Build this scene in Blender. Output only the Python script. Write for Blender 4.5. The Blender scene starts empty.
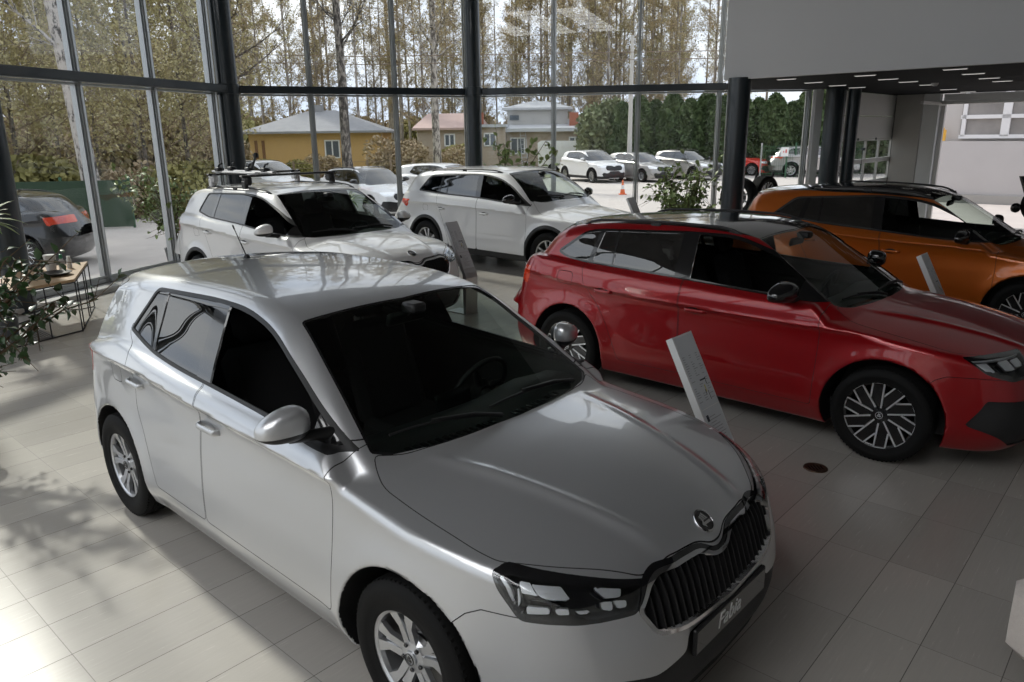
SKY = .68; SUN = 1.4; SUN_AZ = 133; SUN_EL = 38; FILL_L = 1.9; EXPO = 1.25
TILE_A, TILE_B = -2.995, .785
FLOOR_D = (.42, .395, .36); FLOOR_L = (.53, .50, .455)
import bpy, math, random
import numpy as np
from mathutils import Vector, Matrix
C = bpy.context.scene.collection
R = math.radians

# ---------------------------------------------------------------- materials
MATS = {}
def new_mat(name):
    m = bpy.data.materials.new(name); m.use_nodes = True
    nt = m.node_tree; nt.nodes.clear()
    out = nt.nodes.new('ShaderNodeOutputMaterial')
    return m, nt, out
def pbr(name, col, rough=.5, metal=0., coat=0., spec=.5, noise=None, bump=None, emit=None, estr=1., coatr=.03, alpha=None):
    if name in MATS: return MATS[name]
    m, nt, out = new_mat(name)
    b = nt.nodes.new('ShaderNodeBsdfPrincipled')
    b.inputs['Base Color'].default_value = (*col, 1)
    b.inputs['Roughness'].default_value = rough
    b.inputs['Metallic'].default_value = metal
    b.inputs['Coat Weight'].default_value = coat
    b.inputs['Coat Roughness'].default_value = coatr
    b.inputs['Specular IOR Level'].default_value = spec
    if emit:
        b.inputs['Emission Color'].default_value = (*emit, 1); b.inputs['Emission Strength'].default_value = estr
    if noise or bump:
        tc = nt.nodes.new('ShaderNodeTexCoord')
    if noise:   # (scale, other colour, contrast)
        n = nt.nodes.new('ShaderNodeTexNoise'); n.inputs['Scale'].default_value = noise[0]; n.inputs['Detail'].default_value = 5
        nt.links.new(tc.outputs['Object'], n.inputs['Vector'])
        r = nt.nodes.new('ShaderNodeValToRGB'); k = noise[2]
        r.color_ramp.elements[0].position = .5 - k; r.color_ramp.elements[1].position = .5 + k
        r.color_ramp.elements[0].color = (*col, 1); r.color_ramp.elements[1].color = (*noise[1], 1)
        nt.links.new(n.outputs['Fac'], r.inputs['Fac']); nt.links.new(r.outputs['Color'], b.inputs['Base Color'])
    if bump:    # (scale, strength)
        n2 = nt.nodes.new('ShaderNodeTexNoise'); n2.inputs['Scale'].default_value = bump[0]; n2.inputs['Detail'].default_value = 4
        nt.links.new(tc.outputs['Object'], n2.inputs['Vector'])
        bu = nt.nodes.new('ShaderNodeBump'); bu.inputs['Strength'].default_value = bump[1]; bu.inputs['Distance'].default_value = .02
        nt.links.new(n2.outputs['Fac'], bu.inputs['Height']); nt.links.new(bu.outputs['Normal'], b.inputs['Normal'])
    nt.links.new(b.outputs[0], out.inputs[0])
    MATS[name] = m; return m
def paint(name, col, metal=.6, rough=.35):
    return pbr(name, col, rough, metal, 1.0, .5, coatr=.015)
def glass(name, tint, refl=1., ior=1.5, haze=0.):
    """thin glazing: clear transmission tinted by the pane plus a mirror film by fresnel"""
    if name in MATS: return MATS[name]
    m, nt, out = new_mat(name)
    t = nt.nodes.new('ShaderNodeBsdfTransparent'); t.inputs[0].default_value = (*tint, 1)
    g = nt.nodes.new('ShaderNodeBsdfGlossy'); g.inputs['Roughness'].default_value = .0
    g.inputs[0].default_value = (refl, refl, refl, 1)
    lw = nt.nodes.new('ShaderNodeLayerWeight'); lw.inputs['Blend'].default_value = .5
    pw = nt.nodes.new('ShaderNodeMath'); pw.operation = 'POWER'; nt.links.new(lw.outputs['Facing'], pw.inputs[0]); pw.inputs[1].default_value = 5
    F0 = ((ior - 1) / (ior + 1))**2 * 2
    f = nt.nodes.new('ShaderNodeMath'); f.operation = 'MULTIPLY_ADD'; nt.links.new(pw.outputs[0], f.inputs[0]); f.inputs[1].default_value = 1 - F0; f.inputs[2].default_value = F0
    mx = nt.nodes.new('ShaderNodeMixShader')
    nt.links.new(f.outputs[0], mx.inputs[0]); nt.links.new(t.outputs[0], mx.inputs[1]); nt.links.new(g.outputs[0], mx.inputs[2])
    nt.links.new(mx.outputs[0], out.inputs[0])
    MATS[name] = m; return m

# ---------------------------------------------------------------- objects
def link(o, parent=None):
    C.objects.link(o)
    if parent is not None: o.parent = parent
    return o
def tag(o, label=None, cat=None, group=None, kind=None):
    if label: o['label'] = label
    if cat: o['category'] = cat
    if group: o['group'] = group
    if kind: o['kind'] = kind
    return o
def empty(name, loc=(0, 0, 0), rz=0, parent=None):
    o = bpy.data.objects.new(name, None); o.location = loc; o.rotation_euler = (0, 0, rz); o.empty_display_size = .2
    return link(o, parent)
def mesh_obj(name, V, F, mats, parent=None, normals=None, smooth=True, mi=None):
    me = bpy.data.meshes.new(name)
    V = np.asarray(V, float)
    me.from_pydata(V.tolist(), [], [tuple(int(i) for i in f) for f in F] if not isinstance(F, np.ndarray) else F.tolist())
    if not isinstance(mats, (list, tuple)): mats = [mats]
    for m in mats: me.materials.append(m)
    if mi is not None: me.polygons.foreach_set('material_index', np.asarray(mi, np.int32))
    me.polygons.foreach_set('use_smooth', np.full(len(me.polygons), bool(smooth)))
    me.update()
    if normals is not None: me.normals_split_custom_set_from_vertices(np.asarray(normals, float).tolist())
    o = bpy.data.objects.new(name, me)
    return link(o, parent)
class MB:
    """mesh builder: many primitives collected into ONE mesh"""
    def __init__(s): s.v = []; s.f = []; s.m = []
    def add(s, V, F, mi=0):
        n = len(s.v); s.v += [tuple(map(float, p)) for p in V]; s.f += [tuple(int(i) + n for i in f) for f in F]; s.m += [mi] * len(F); return s
    def box(s, c, d, rz=0, mi=0, bev=0, M=None):
        x, y, z = [k / 2 for k in d]
        if bev:
            b = min(bev, x * .95, y * .95, z * .95); V = []; 
            for sz in (-1, 1):
                for sy in (-1, 1):
                    for sx in (-1, 1):
                        V += [(sx * (x - b), sy * (y - b), sz * z), (sx * (x - b), sy * y, sz * (z - b)), (sx * x, sy * (y - b), sz * (z - b))]
            I = lambda sx, sy, sz, k: ((sz > 0) * 4 + (sy > 0) * 2 + (sx > 0)) * 3 + k
            F = [[I(-1, -1, 1, 0), I(1, -1, 1, 0), I(1, 1, 1, 0), I(-1, 1, 1, 0)], [I(-1, -1, -1, 0), I(-1, 1, -1, 0), I(1, 1, -1, 0), I(1, -1, -1, 0)],
                 [I(-1, -1, -1, 1), I(1, -1, -1, 1), I(1, -1, 1, 1), I(-1, -1, 1, 1)], [I(-1, 1, -1, 1), I(-1, 1, 1, 1), I(1, 1, 1, 1), I(1, 1, -1, 1)],
                 [I(-1, -1, -1, 2), I(-1, -1, 1, 2), I(-1, 1, 1, 2), I(-1, 1, -1, 2)], [I(1, -1, -1, 2), I(1, 1, -1, 2), I(1, 1, 1, 2), I(1, -1, 1, 2)]]
            for sy in (-1, 1):
                for sz in (-1, 1):
                    q = [I(-1, sy, sz, 0), I(1, sy, sz, 0), I(1, sy, sz, 1), I(-1, sy, sz, 1)]; F.append(q if sy * sz < 0 else q[::-1])
            for sx in (-1, 1):
                for sz in (-1, 1):
                    q = [I(sx, -1, sz, 0), I(sx, 1, sz, 0), I(sx, 1, sz, 2), I(sx, -1, sz, 2)]; F.append(q if sx * sz > 0 else q[::-1])
            for sx in (-1, 1):
                for sy in (-1, 1):
                    q = [I(sx, sy, -1, 1), I(sx, sy, 1, 1), I(sx, sy, 1, 2), I(sx, sy, -1, 2)]; F.append(q if sx * sy < 0 else q[::-1])
                    for sz in (-1, 1):
                        q = [I(sx, sy, sz, 0), I(sx, sy, sz, 1), I(sx, sy, sz, 2)]; F.append(q if sx * sy * sz > 0 else q[::-1])
        else:
            V = [(i, j, k) for k in (-z, z) for j in (-y, y) for i in (-x, x)]
            F = [(0, 2, 3, 1), (4, 5, 7, 6), (0, 1, 5, 4), (2, 6, 7, 3), (0, 4, 6, 2), (1, 3, 7, 5)]
        cr, sr = math.cos(rz), math.sin(rz)
        if M is not None: V = [tuple(M @ Vector(p)) for p in V]
        V = [(p[0] * cr - p[1] * sr + c[0], p[0] * sr + p[1] * cr + c[1], p[2] + c[2]) for p in V]
        return s.add(V, F, mi)
    def tube(s, pts, r, n=8, mi=0, caps=True, closed=False):
        P = np.array(pts, float); m = len(P)
        rr = np.full(m, r) if np.isscalar(r) else np.array(r, float)
        T = np.gradient(P, axis=0) if not closed else np.roll(P, -1, 0) - np.roll(P, 1, 0)
        T /= np.linalg.norm(T, axis=1)[:, None] + 1e-9
        u = np.cross(T[0], (0, 0, 1.)); 
        if np.linalg.norm(u) < .1: u = np.cross(T[0], (1., 0, 0))
        V = []
        a = np.linspace(0, 2 * np.pi, n, endpoint=False)
        for i in range(m):
            u = u - T[i] * (u @ T[i]); u /= np.linalg.norm(u) + 1e-9; w = np.cross(T[i], u)
            V += [tuple(P[i] + rr[i] * (math.cos(t) * u + math.sin(t) * w)) for t in a]
        F = []
        for i in range(m - 1 + (1 if closed else 0)):
            j = (i + 1) % m
            F += [(i * n + k, i * n + (k + 1) % n, j * n + (k + 1) % n, j * n + k) for k in range(n)]
        if caps and not closed: F += [tuple(range(n))[::-1], tuple(range((m - 1) * n, m * n))]
        return s.add(V, F, mi)
    def lathe(s, prof, n=32, M=None, mi=0, arc=None):
        """profile of (r, h) spun about local z"""
        V = []; k = len(prof)
        for i in range(n):
            t = 2 * math.pi * i / n
            V += [(p[0] * math.cos(t), p[0] * math.sin(t), p[1]) for p in prof]
        if M is not None: V = [tuple(M @ Vector(p)) for p in V]
        F = [(i * k + j, ((i + 1) % n) * k + j, ((i + 1) % n) * k + j + 1, i * k + j + 1) for i in range(n) for j in range(k - 1)]
        return s.add(V, F, mi)
    def prism(s, poly, z0, z1, M=None, mi=0):
        """2D polygon (may be concave) extruded along local z"""
        n = len(poly)
        V = [(p[0], p[1], z0) for p in poly] + [(p[0], p[1], z1) for p in poly]
        if M is not None: V = [tuple(M @ Vector(p)) for p in V]
        F = [tuple(range(n))[::-1], tuple(range(n, 2 * n))] + [(i, (i + 1) % n, n + (i + 1) % n, n + i) for i in range(n)]
        return s.add(V, F, mi)
    def build(s, name, mats, parent=None, smooth=False, auto=None):
        o = mesh_obj(name, np.array(s.v), s.f, mats, parent, smooth=smooth, mi=s.m)
        if auto:
            me = o.data
            me.polygons.foreach_set('use_smooth', np.ones(len(me.polygons), bool))
            try: me.set_sharp_from_angle(angle=R(auto))
            except Exception: pass
        return o
# ================================================================ car bodies
def pchip(xs, ys, X):
    xs = np.asarray(xs, float); ys = np.asarray(ys, float); h = np.diff(xs); d = np.diff(ys) / h
    m = np.zeros(len(xs))
    for i in range(1, len(xs) - 1):
        if d[i - 1] * d[i] > 0:
            w1 = 2 * h[i] + h[i - 1]; w2 = h[i] + 2 * h[i - 1]
            m[i] = (w1 + w2) / (w1 / d[i - 1] + w2 / d[i])
    m[0] = d[0]; m[-1] = d[-1]
    i = np.clip(np.searchsorted(xs, X) - 1, 0, len(xs) - 2)
    t = (X - xs[i]) / h[i]
    y = ys[i] * (2 * t**3 - 3 * t**2 + 1) + m[i] * h[i] * (t**3 - 2 * t**2 + t) + ys[i + 1] * (-2 * t**3 + 3 * t**2) + m[i + 1] * h[i] * (t**3 - t**2)
    y = np.where(X < xs[0], ys[0] + m[0] * (X - xs[0]), y); y = np.where(X > xs[-1], ys[-1] + m[-1] * (X - xs[-1]), y)
    return y
class Tab:
    """smooth 1-D table: value by linear look-up in a dense resample"""
    def __init__(s, pts, blur=0., step=.004):
        P = np.array(sorted(pts), float); s.a = P[0, 0] - .6; s.b = P[-1, 0] + .6
        s.x = np.arange(s.a, s.b, step); s.y = pchip(P[:, 0], P[:, 1], s.x)
        if blur:
            k = np.arange(-int(3 * blur / step), int(3 * blur / step) + 1) * step; w = np.exp(-.5 * (k / blur)**2); w /= w.sum()
            yy = np.convolve(np.pad(s.y, len(w) // 2, 'edge'), w, 'valid'); e = int(3 * blur / step) + 1
            yy[:e] = s.y[:e]; yy[-e:] = s.y[-e:]; s.y = yy
        s.d = np.gradient(s.y, s.x)
    def __call__(s, x): return np.interp(x, s.x, s.y)
    def D(s, x): return np.interp(x, s.x, s.d)
def smax(a, b, r):
    A = a + r; B = b + r
    return np.hypot(np.maximum(A, 0), np.maximum(B, 0)) + np.minimum(np.maximum(A, B), 0) - r
def smin(a, b, r): return -smax(-a, -b, r)

class Body:
    def __init__(s, S):
        s.S = S
        g = lambda k, blur=0.: Tab(S[k], blur)
        s.zl = g('hood', .02); s.zb = g('belt'); s.zc = g('crease'); s.wp = g('plan', .05)
        s.wlow = g('low', .008); s.whigh = g('high', .004)
        s.pf = g('front_plan', .02); s.vf = g('front_prof', .01); s.pr = g('rear_plan', .02); s.vr = g('rear_prof', .01)
        s.zg = g('roof', .02); s.wg = g('gh_width', .03); s.rc = g('ridge')
        s.tum = g('tumble')
    def F(s, P):
        S = s.S; x = P[:, 0]; y = np.abs(P[:, 1]); z = P[:, 2]
        # lower body
        zc = s.zc(x)
        u = (z - .30) / (zc - .30)
        w = s.wp(x) + np.where(z < zc, s.wlow(u), s.whigh(z - zc))
        wf = S['wheels']; ra = S['arch_r']
        for wx in wf:
            r = np.hypot(x - wx, z - S['hub_z']); w = w + S['flare'] * np.exp(-(np.maximum(r - ra, 0) / .085)**2) * np.clip((z - .1) / .1, 0, 1) * (z < zc + .02)
        side = (y - w) / np.sqrt(1 + s.wp.D(x)**2 + .15)
        cab = np.clip((S['cowl'] - x) / .12, 0, 1)        # 0 on the bonnet, 1 in the cabin
        rid = s.rc(x)
        yy = y / .8
        top_h = s.zl(x) - S['hood_crown'] * yy**2.2 + S['ridge_h'] * np.exp(-((y - rid) / .030)**2) * np.clip((x - S['cowl'] - .05) / .3, 0, 1) \
              + S['ridge_h'] * .9 * (1 / (1 + np.exp(-(rid - y) / .02))) * np.clip((x - S['cowl'] - .05) / .3, 0, 1)
        H = top_h * (1 - cab) + s.zb(x) * cab
        top = (z - H) / np.sqrt(1 + s.zl.D(x)**2)
        Xf = S['nose'] + s.pf(y) + s.vf(z)
        fr = (x - Xf) / np.sqrt(1 + s.pf.D(y)**2 + s.vf.D(z)**2)
        Xr = S['tail'] - s.pr(y) - s.vr(z)
        re = (Xr - x) / np.sqrt(1 + s.pr.D(y)**2 + s.vr.D(z)**2)
        lo = smax(side, top, S.get('r_top', .035))
        lo = smax(lo, fr, S.get('r_front', .06)); lo = smax(lo, re, .05); lo = smax(lo, S['floor'] - z, .03)
        # greenhouse
        zb = s.zb(x)
        wg = s.wg(x) - s.tum(np.maximum(z - zb, -.1))
        gs = (y - wg) / 1.12
        xx = x + y**2 * (S['ws_bow'] * np.clip((x - S['bow_mid']) / .5, 0, 1) - S.get('rear_bow', .16) * np.clip((S['bow_mid'] - .3 - x) / .6, 0, 1))
        gt = (z - (s.zg(xx) - S['roof_crown'] * y**2)) / np.sqrt(1 + s.zg.D(xx)**2)
        gh = smax(gs, gt, S.get('r_roof', .07)); gh = smax(gh, .6 - z, .01)
        if 'gh_rear' in S:
            gh = smax(gh, (S['gh_rear'] - x) , .05)
        f = smin(lo, gh, .018)
        for wx in wf:
            r = np.hypot(x - wx, z - S['hub_z'])
            f = smax(f, -np.maximum(r - ra, .52 - y), .008)
        return f
    def grad(s, P, e=.0015):
        G = np.empty_like(P)
        for k in range(3):
            d = np.zeros(3); d[k] = e; G[:, k] = (s.F(P + d) - s.F(P - d)) / (2 * e)
        return G
    def project(s, P, it=3):
        for _ in range(it):
            f = s.F(P); g = s.grad(P); gg = np.maximum((g * g).sum(1), .05)
            st = (f / gg)[:, None] * g; n = np.linalg.norm(st, axis=1); st *= np.minimum(1, .03 / np.maximum(n, 1e-9))[:, None]
            P = P - st
        return P
    def normals(s, P):
        g = s.grad(P, .003); return g / (np.linalg.norm(g, axis=1)[:, None] + 1e-9)
    def net(s, h):
        """surface nets on the half space y >= 0; returns vertices and triangles"""
        S = s.S
        x = np.arange(S['tail'] - .1, S['nose'] + .1, h); y = np.arange(-2.5 * h, 1.0, h); z = np.arange(.10, S['height'] + .08, h)
        k = 4
        xc, yc, zc = x[::k], y[::k], z[::k]
        G = np.stack(np.meshgrid(xc, yc, zc, indexing='ij'), -1).reshape(-1, 3)
        fc = s.F(G).reshape(len(xc), len(yc), len(zc))
        near = np.abs(fc) < h * k * 1.6
        nx, ny, nz = len(x), len(y), len(z)
        up = np.repeat(np.repeat(np.repeat(near, k, 0), k, 1), k, 2)
        up = np.pad(up, [(0, max(0, n - m)) for n, m in zip((nx, ny, nz), up.shape)], 'edge')[:nx, :ny, :nz]
        up[:-2] |= up[2:]; up[2:] |= up[:-2]; up[:, :-2] |= up[:, 2:]; up[:, 2:] |= up[:, :-2]; up[:, :, :-2] |= up[:, :, 2:]; up[:, :, 2:] |= up[:, :, :-2]
        f = np.repeat(np.repeat(np.repeat(fc, k, 0), k, 1), k, 2)
        f = np.pad(f, [(0, max(0, n - m)) for n, m in zip((nx, ny, nz), f.shape)], 'edge')[:nx, :ny, :nz].copy()
        I = np.argwhere(up); PP = np.stack([x[I[:, 0]], y[I[:, 1]], z[I[:, 2]]], -1)
        f[up] = np.concatenate([s.F(PP[i:i + 200000]) for i in range(0, len(PP), 200000)])
        sg = f < 0
        c = sg[:-1, :-1, :-1].astype(np.int8)
        cnt = sum(sg[i:nx - 1 + i, j:ny - 1 + j, l:nz - 1 + l].astype(np.int8) for i in (0, 1) for j in (0, 1) for l in (0, 1))
        act = (cnt > 0) & (cnt < 8)
        idx = -np.ones(act.shape, np.int64); A = np.argwhere(act); idx[act] = np.arange(len(A))
        acc = np.zeros((len(A), 3)); num = np.zeros(len(A))
        a, b, cc = A.T
        for ax in range(3):
            o1, o2 = [q for q in range(3) if q != ax]
            for i in (0, 1):
                for j in (0, 1):
                    d = np.zeros(3, int); d[o1] = i; d[o2] = j; e = d.copy(); e[ax] = 1
                    f0 = f[a + d[0], b + d[1], cc + d[2]]; f1 = f[a + e[0], b + e[1], cc + e[2]]
                    m = (f0 < 0) != (f1 < 0); t = np.where(m, f0 / np.where(m, f0 - f1, 1), 0)
                    p = np.tile(d.astype(float), (len(A), 1)); p[:, ax] = t
                    acc += p * m[:, None]; num += m
        V = np.stack([x[a], y[b], z[cc]], -1) + acc / num[:, None] * h
        V = s.project(V, 3)
        Q = []
        for ax in range(3):
            o1, o2 = (ax + 1) % 3, (ax + 2) % 3
            sl0 = [slice(None)] * 3; sl1 = [slice(None)] * 3; sl0[ax] = slice(0, -1); sl1[ax] = slice(1, None)
            ch = sg[tuple(sl0)] != sg[tuple(sl1)]
            E = np.argwhere(ch)
            ok = (E[:, o1] > 0) & (E[:, o2] > 0) & (E[:, o1] < sg.shape[o1] - 1) & (E[:, o2] < sg.shape[o2] - 1); E = E[ok]
            fl = sg[tuple(E.T)]
            q = []
            for i, j in ((1, 1), (0, 1), (0, 0), (1, 0)):
                T = E.copy(); T[:, o1] -= i; T[:, o2] -= j; q.append(idx[tuple(T.T)])
            q = np.stack(q, -1); q[~fl] = q[~fl][:, ::-1]
            Q.append(q)
        Q = np.concatenate(Q); Q = Q[(Q >= 0).all(1)]
        # shorter diagonal
        d1 = ((V[Q[:, 0]] - V[Q[:, 2]])**2).sum(1); d2 = ((V[Q[:, 1]] - V[Q[:, 3]])**2).sum(1)
        T = np.where((d1 < d2)[:, None, None], np.stack([Q[:, [0, 1, 2]], Q[:, [0, 2, 3]]], 1), np.stack([Q[:, [0, 1, 3]], Q[:, [1, 2, 3]]], 1)).reshape(-1, 3)
        return V, T

def poly_sd(P, poly):
    """signed distance (negative inside) from 2-D points to a closed polygon"""
    A = np.asarray(poly, float); B = np.roll(A, -1, 0)
    d = np.full(len(P), 1e9); ins = np.zeros(len(P), bool)
    for a, b in zip(A, B):
        e = b - a; w = P - a; t = np.clip((w @ e) / max(e @ e, 1e-12), 0, 1)
        d = np.minimum(d, ((w - t[:, None] * e)**2).sum(1))
        c = (a[1] > P[:, 1]) != (b[1] > P[:, 1])
        if abs(b[1] - a[1]) > 1e-12: ins ^= c & (P[:, 0] < (b[0] - a[0]) * (P[:, 1] - a[1]) / (b[1] - a[1]) + a[0])
    d = np.sqrt(d); return np.where(ins, -d, d)
def rounded(poly, r=.03, n=4):
    """polygon with its corners rounded; a corner may carry its own radius as a third number"""
    out = []; m = len(poly)
    for i in range(m):
        p0 = np.array(poly[i - 1][:2], float); p1 = np.array(poly[i][:2], float); p2 = np.array(poly[(i + 1) % m][:2], float)
        rr = poly[i][2] if len(poly[i]) > 2 else r
        a = p0 - p1; b = p2 - p1; la, lb = np.linalg.norm(a), np.linalg.norm(b)
        k = min(rr, la * .45, lb * .45)
        q0 = p1 + a / la * k; q2 = p1 + b / lb * k
        for t in np.linspace(0, 1, n): out.append(tuple((1 - t)**2 * q0 + 2 * t * (1 - t) * p1 + t * t * q2))
    return out

AX = {'side': ((1, 0, 0), (0, 0, 1)), 'top': ((1, 0, 0), (0, 1, 0)), 'front': ((0, 1, 0), (0, 0, 1))}
_c = .70710678
AX['corner'] = ((-_c, _c, 0), (0, 0, 1))      # seen from the front corner
AX['rcorner'] = ((_c, _c, 0), (0, 0, 1))      # seen from the rear corner
class Shell:
    """dense triangle shell of a body from which parts are cut along level sets"""
    def __init__(s, body, h):
        s.b = body; s.V, s.T = body.net(h); s.parts = {}
        s.T = s.cut(s.T, -s.V[:, 1])[0]           # keep y >= 0
        s.rest = s.T
    def sd(s, axis, poly, cond=None):
        u, v = AX[axis]; P = np.stack([s.V @ np.array(u, float), s.V @ np.array(v, float)], -1)
        A = np.array([p[:2] for p in poly]); lo = A.min(0) - .06; hi = A.max(0) + .06
        m = ((P > lo) & (P < hi)).all(1)
        d = np.full(len(P), .1); d[m] = poly_sd(P[m], poly)
        if cond is not None: d = np.maximum(d, cond(s.V))
        return d
    def cut(s, T, f):
        """split triangles T by vertex field f; returns (inside f<0, outside)"""
        f = np.where(np.abs(f) < 3e-4, -3e-4, f)
        sg = f[T] < 0; n = sg.sum(1)
        inn = [T[n == 3]]; out = [T[n == 0]]
        base = len(s.V); newV = []; cache = {}
        M = (n == 1) | (n == 2)
        if M.any():
            Tm = T[M]; sm = sg[M]; one = sm.sum(1) == 1
            lone = np.where(one[:, None], sm, ~sm)       # the vertex alone on its side
            k = lone.argmax(1); r = np.arange(len(Tm))
            a = Tm[r, k]; b = Tm[r, (k + 1) % 3]; c = Tm[r, (k + 2) % 3]
            E = np.concatenate([np.stack([a, b], -1), np.stack([a, c], -1)]); Es = np.sort(E, 1)
            U, inv = np.unique(Es, axis=0, return_inverse=True); inv = inv.ravel()
            fa, fb = f[U[:, 0]], f[U[:, 1]]; t = (fa / (fa - fb))[:, None]
            NV = s.V[U[:, 0]] * (1 - t) + s.V[U[:, 1]] * t
            NV2 = s.b.project(NV, 1); ok = np.linalg.norm(NV2 - NV, axis=1) < .006; NV = np.where(ok[:, None], NV2, NV)
            s.V = np.concatenate([s.V, NV]); ab = base + inv[:len(a)]; ac = base + inv[len(a):]
            t1 = np.stack([a, ab, ac], -1); t2 = np.stack([ab, b, c], -1); t3 = np.stack([ab, c, ac], -1)
            inn += [t1[one], t2[~one], t3[~one]]; out += [t1[~one], t2[one], t3[one]]
        return np.concatenate(inn), np.concatenate(out)
    def take(s, name, axis, poly, cond=None, gap=.004, src=None):
        """cut a panel out of the remaining shell, leaving a gap round it"""
        T = s.rest if src is None else s.parts[src]
        inn, out = s.cut(T, s.sd(axis, poly, cond) - gap / 2)
        if gap: inn, _ = s.cut(inn, s.sd(axis, poly, cond) + gap / 2)
        if src is None: s.rest = out
        else: s.parts[src] = out
        s.parts[name] = np.concatenate([s.parts[name], inn]) if name in s.parts else inn
        return s
    def take_f(s, name, fn, src=None):
        T = s.rest if src is None else s.parts[src]
        inn, out = s.cut(T, fn(s.V))
        if src is None: s.rest = out
        else: s.parts[src] = out
        s.parts[name] = inn
    def emit(s, T, name, mats, parent, side=1, mode='side', thick=.0, push=0.):
        """make an object from triangles: side=+1 left (y>0), -1 right; mode 'both' joins the mirror image"""
        if len(T) == 0: return None
        U, inv = np.unique(T, return_inverse=True); T2 = inv.reshape(T.shape); P = s.V[U]; N = s.b.normals(P)
        if push: P = P + N * push
        mi = np.zeros(len(T2), np.int32)
        if thick:
            n0 = len(P); E = np.concatenate([T2[:, [0, 1]], T2[:, [1, 2]], T2[:, [2, 0]]])
            key = np.sort(E, 1); _, iv, ct = np.unique(key, axis=0, return_inverse=True, return_counts=True)
            Bd = E[ct[iv.ravel()] == 1]
            if mode == 'both': Bd = Bd[~((np.abs(P[Bd[:, 0], 1]) < .002) & (np.abs(P[Bd[:, 1], 1]) < .002))]
            P2 = P - N * thick; P = np.concatenate([P, P2]); 
            rim = np.concatenate([np.stack([Bd[:, 1], Bd[:, 0], Bd[:, 0] + n0], -1), np.stack([Bd[:, 1], Bd[:, 0] + n0, Bd[:, 1] + n0], -1)])
            T2 = np.concatenate([T2, T2[:, ::-1] + n0, rim]); N = np.concatenate([N, -N])
            mi = np.concatenate([mi, np.ones(len(mi) + len(rim), np.int32)])
        def mir(P, N, T):
            P = P.copy(); N = N.copy(); P[:, 1] *= -1; N[:, 1] *= -1; return P, N, T[:, ::-1]
        if mode == 'both':
            P2, N2, Tm = mir(P, N, T2); n0 = len(P); P = np.concatenate([P, P2]); N = np.concatenate([N, N2]); T2 = np.concatenate([T2, Tm + n0]); mi = np.concatenate([mi, mi])
        elif side < 0: P, N, T2 = mir(P, N, T2)
        if not isinstance(mats, (list, tuple)): mats = [mats]
        if len(mats) == 1: mi[:] = 0
        return mesh_obj(name, P, T2, mats, parent, N, True, mi)
def door_top(q, dlo):
    """keep a door outline just inside the window opening so that the frame stays trim"""
    A = np.array([p[:2] for p in dlo]); B_ = np.roll(A, -1, 0); out = []
    for p in q:
        zs = [a[1] + (b[1] - a[1]) * (p[0] - a[0]) / (b[0] - a[0]) for a, b in zip(A, B_) if (a[0] - p[0]) * (b[0] - p[0]) < 0]
        out.append((p[0], min(p[1], min(zs) + .03)) if zs else p[:2])
    return out
# ---- side, plan and section tables of each car, metres, x forward from the rear axle
FAB = dict(
    height=1.459, nose=3.405, tail=-.68, wheels=(0, 2.56), hub_z=.311, arch_r=.368, flare=.012, cowl=2.22, floor=.17, bow_mid=.7,
    hood=[(2.1, .995), (2.33, .965), (2.7, .925), (3.0, .872), (3.2, .812), (3.3, .77), (3.38, .70), (3.5, .5)],
    hood_crown=.085, ridge_h=.010, ridge=[(2.2, .52), (3.3, .26)],
    belt=[(-.8, .95), (-.3, 1.01), (.11, 1.085), (.45, 1.055), (1.0, 1.02), (1.6, .998), (2.2, .985)],
    crease=[(-.7, .965), (-.1, .985), (.4, .985), (1.1, .95), (2.2, .915), (2.55, .895), (2.95, .825), (3.3, .73)],
    plan=[(-.7, .76), (-.5, .825), (-.2, .852), (.2, .862), (1.1, .868), (2.2, .872), (2.6, .878), (2.85, .852), (3.0, .81), (3.2, .745), (3.4, .66)],
    low=[(-.5, -.15), (-.15, -.05), (0, -.010), (.10, 0), (.3, -.003), (.6, -.018), (.86, -.030), (.94, -.026), (1, 0)],
    high=[(0, 0), (.008, -.0045), (.05, -.034), (.09, -.067), (.15, -.12), (.3, -.25)],
    front_plan=[(0, 0), (.3, -.012), (.45, -.04), (.6, -.10), (.7, -.17), (.78, -.28), (.84, -.45), (.9, -.7)],
    front_prof=[(.15, -.14), (.22, -.06), (.36, 0), (.5, -.012), (.62, -.045), (.72, -.08), (.8, -.13), (.9, -.22)],
    rear_plan=[(0, 0), (.4, -.015), (.6, -.05), (.72, -.10), (.8, -.18), (.87, -.34)],
    rear_prof=[(.15, -.14), (.25, -.05), (.4, 0), (.6, -.01), (.8, -.06), (.95, -.10), (1.1, -.2)],
    roof=[(-.9, .62), (-.66, .97), (-.48, 1.34), (-.42, 1.385), (-.1, 1.425), (.4, 1.452), (.9, 1.459), (1.25, 1.447), (1.45, 1.425), (1.60, 1.392), (1.9, 1.235), (2.33, .97), (2.7, .73)],
    roof_crown=.08, ws_bow=.16,
    rear_bow=.30, gh_width=[(-.7, .69), (-.4, .745), (0, .772), (.4, .778), (1, .79), (1.6, .79), (2.1, .775), (2.4, .735)],
    tumble=[(-.1, -.03), (0, 0), (.1, .042), (.2, .092), (.3, .142), (.4, .20), (.48, .27)],
)
def ext(base, **k):
    d = dict(base); d.update(k); return d
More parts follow.
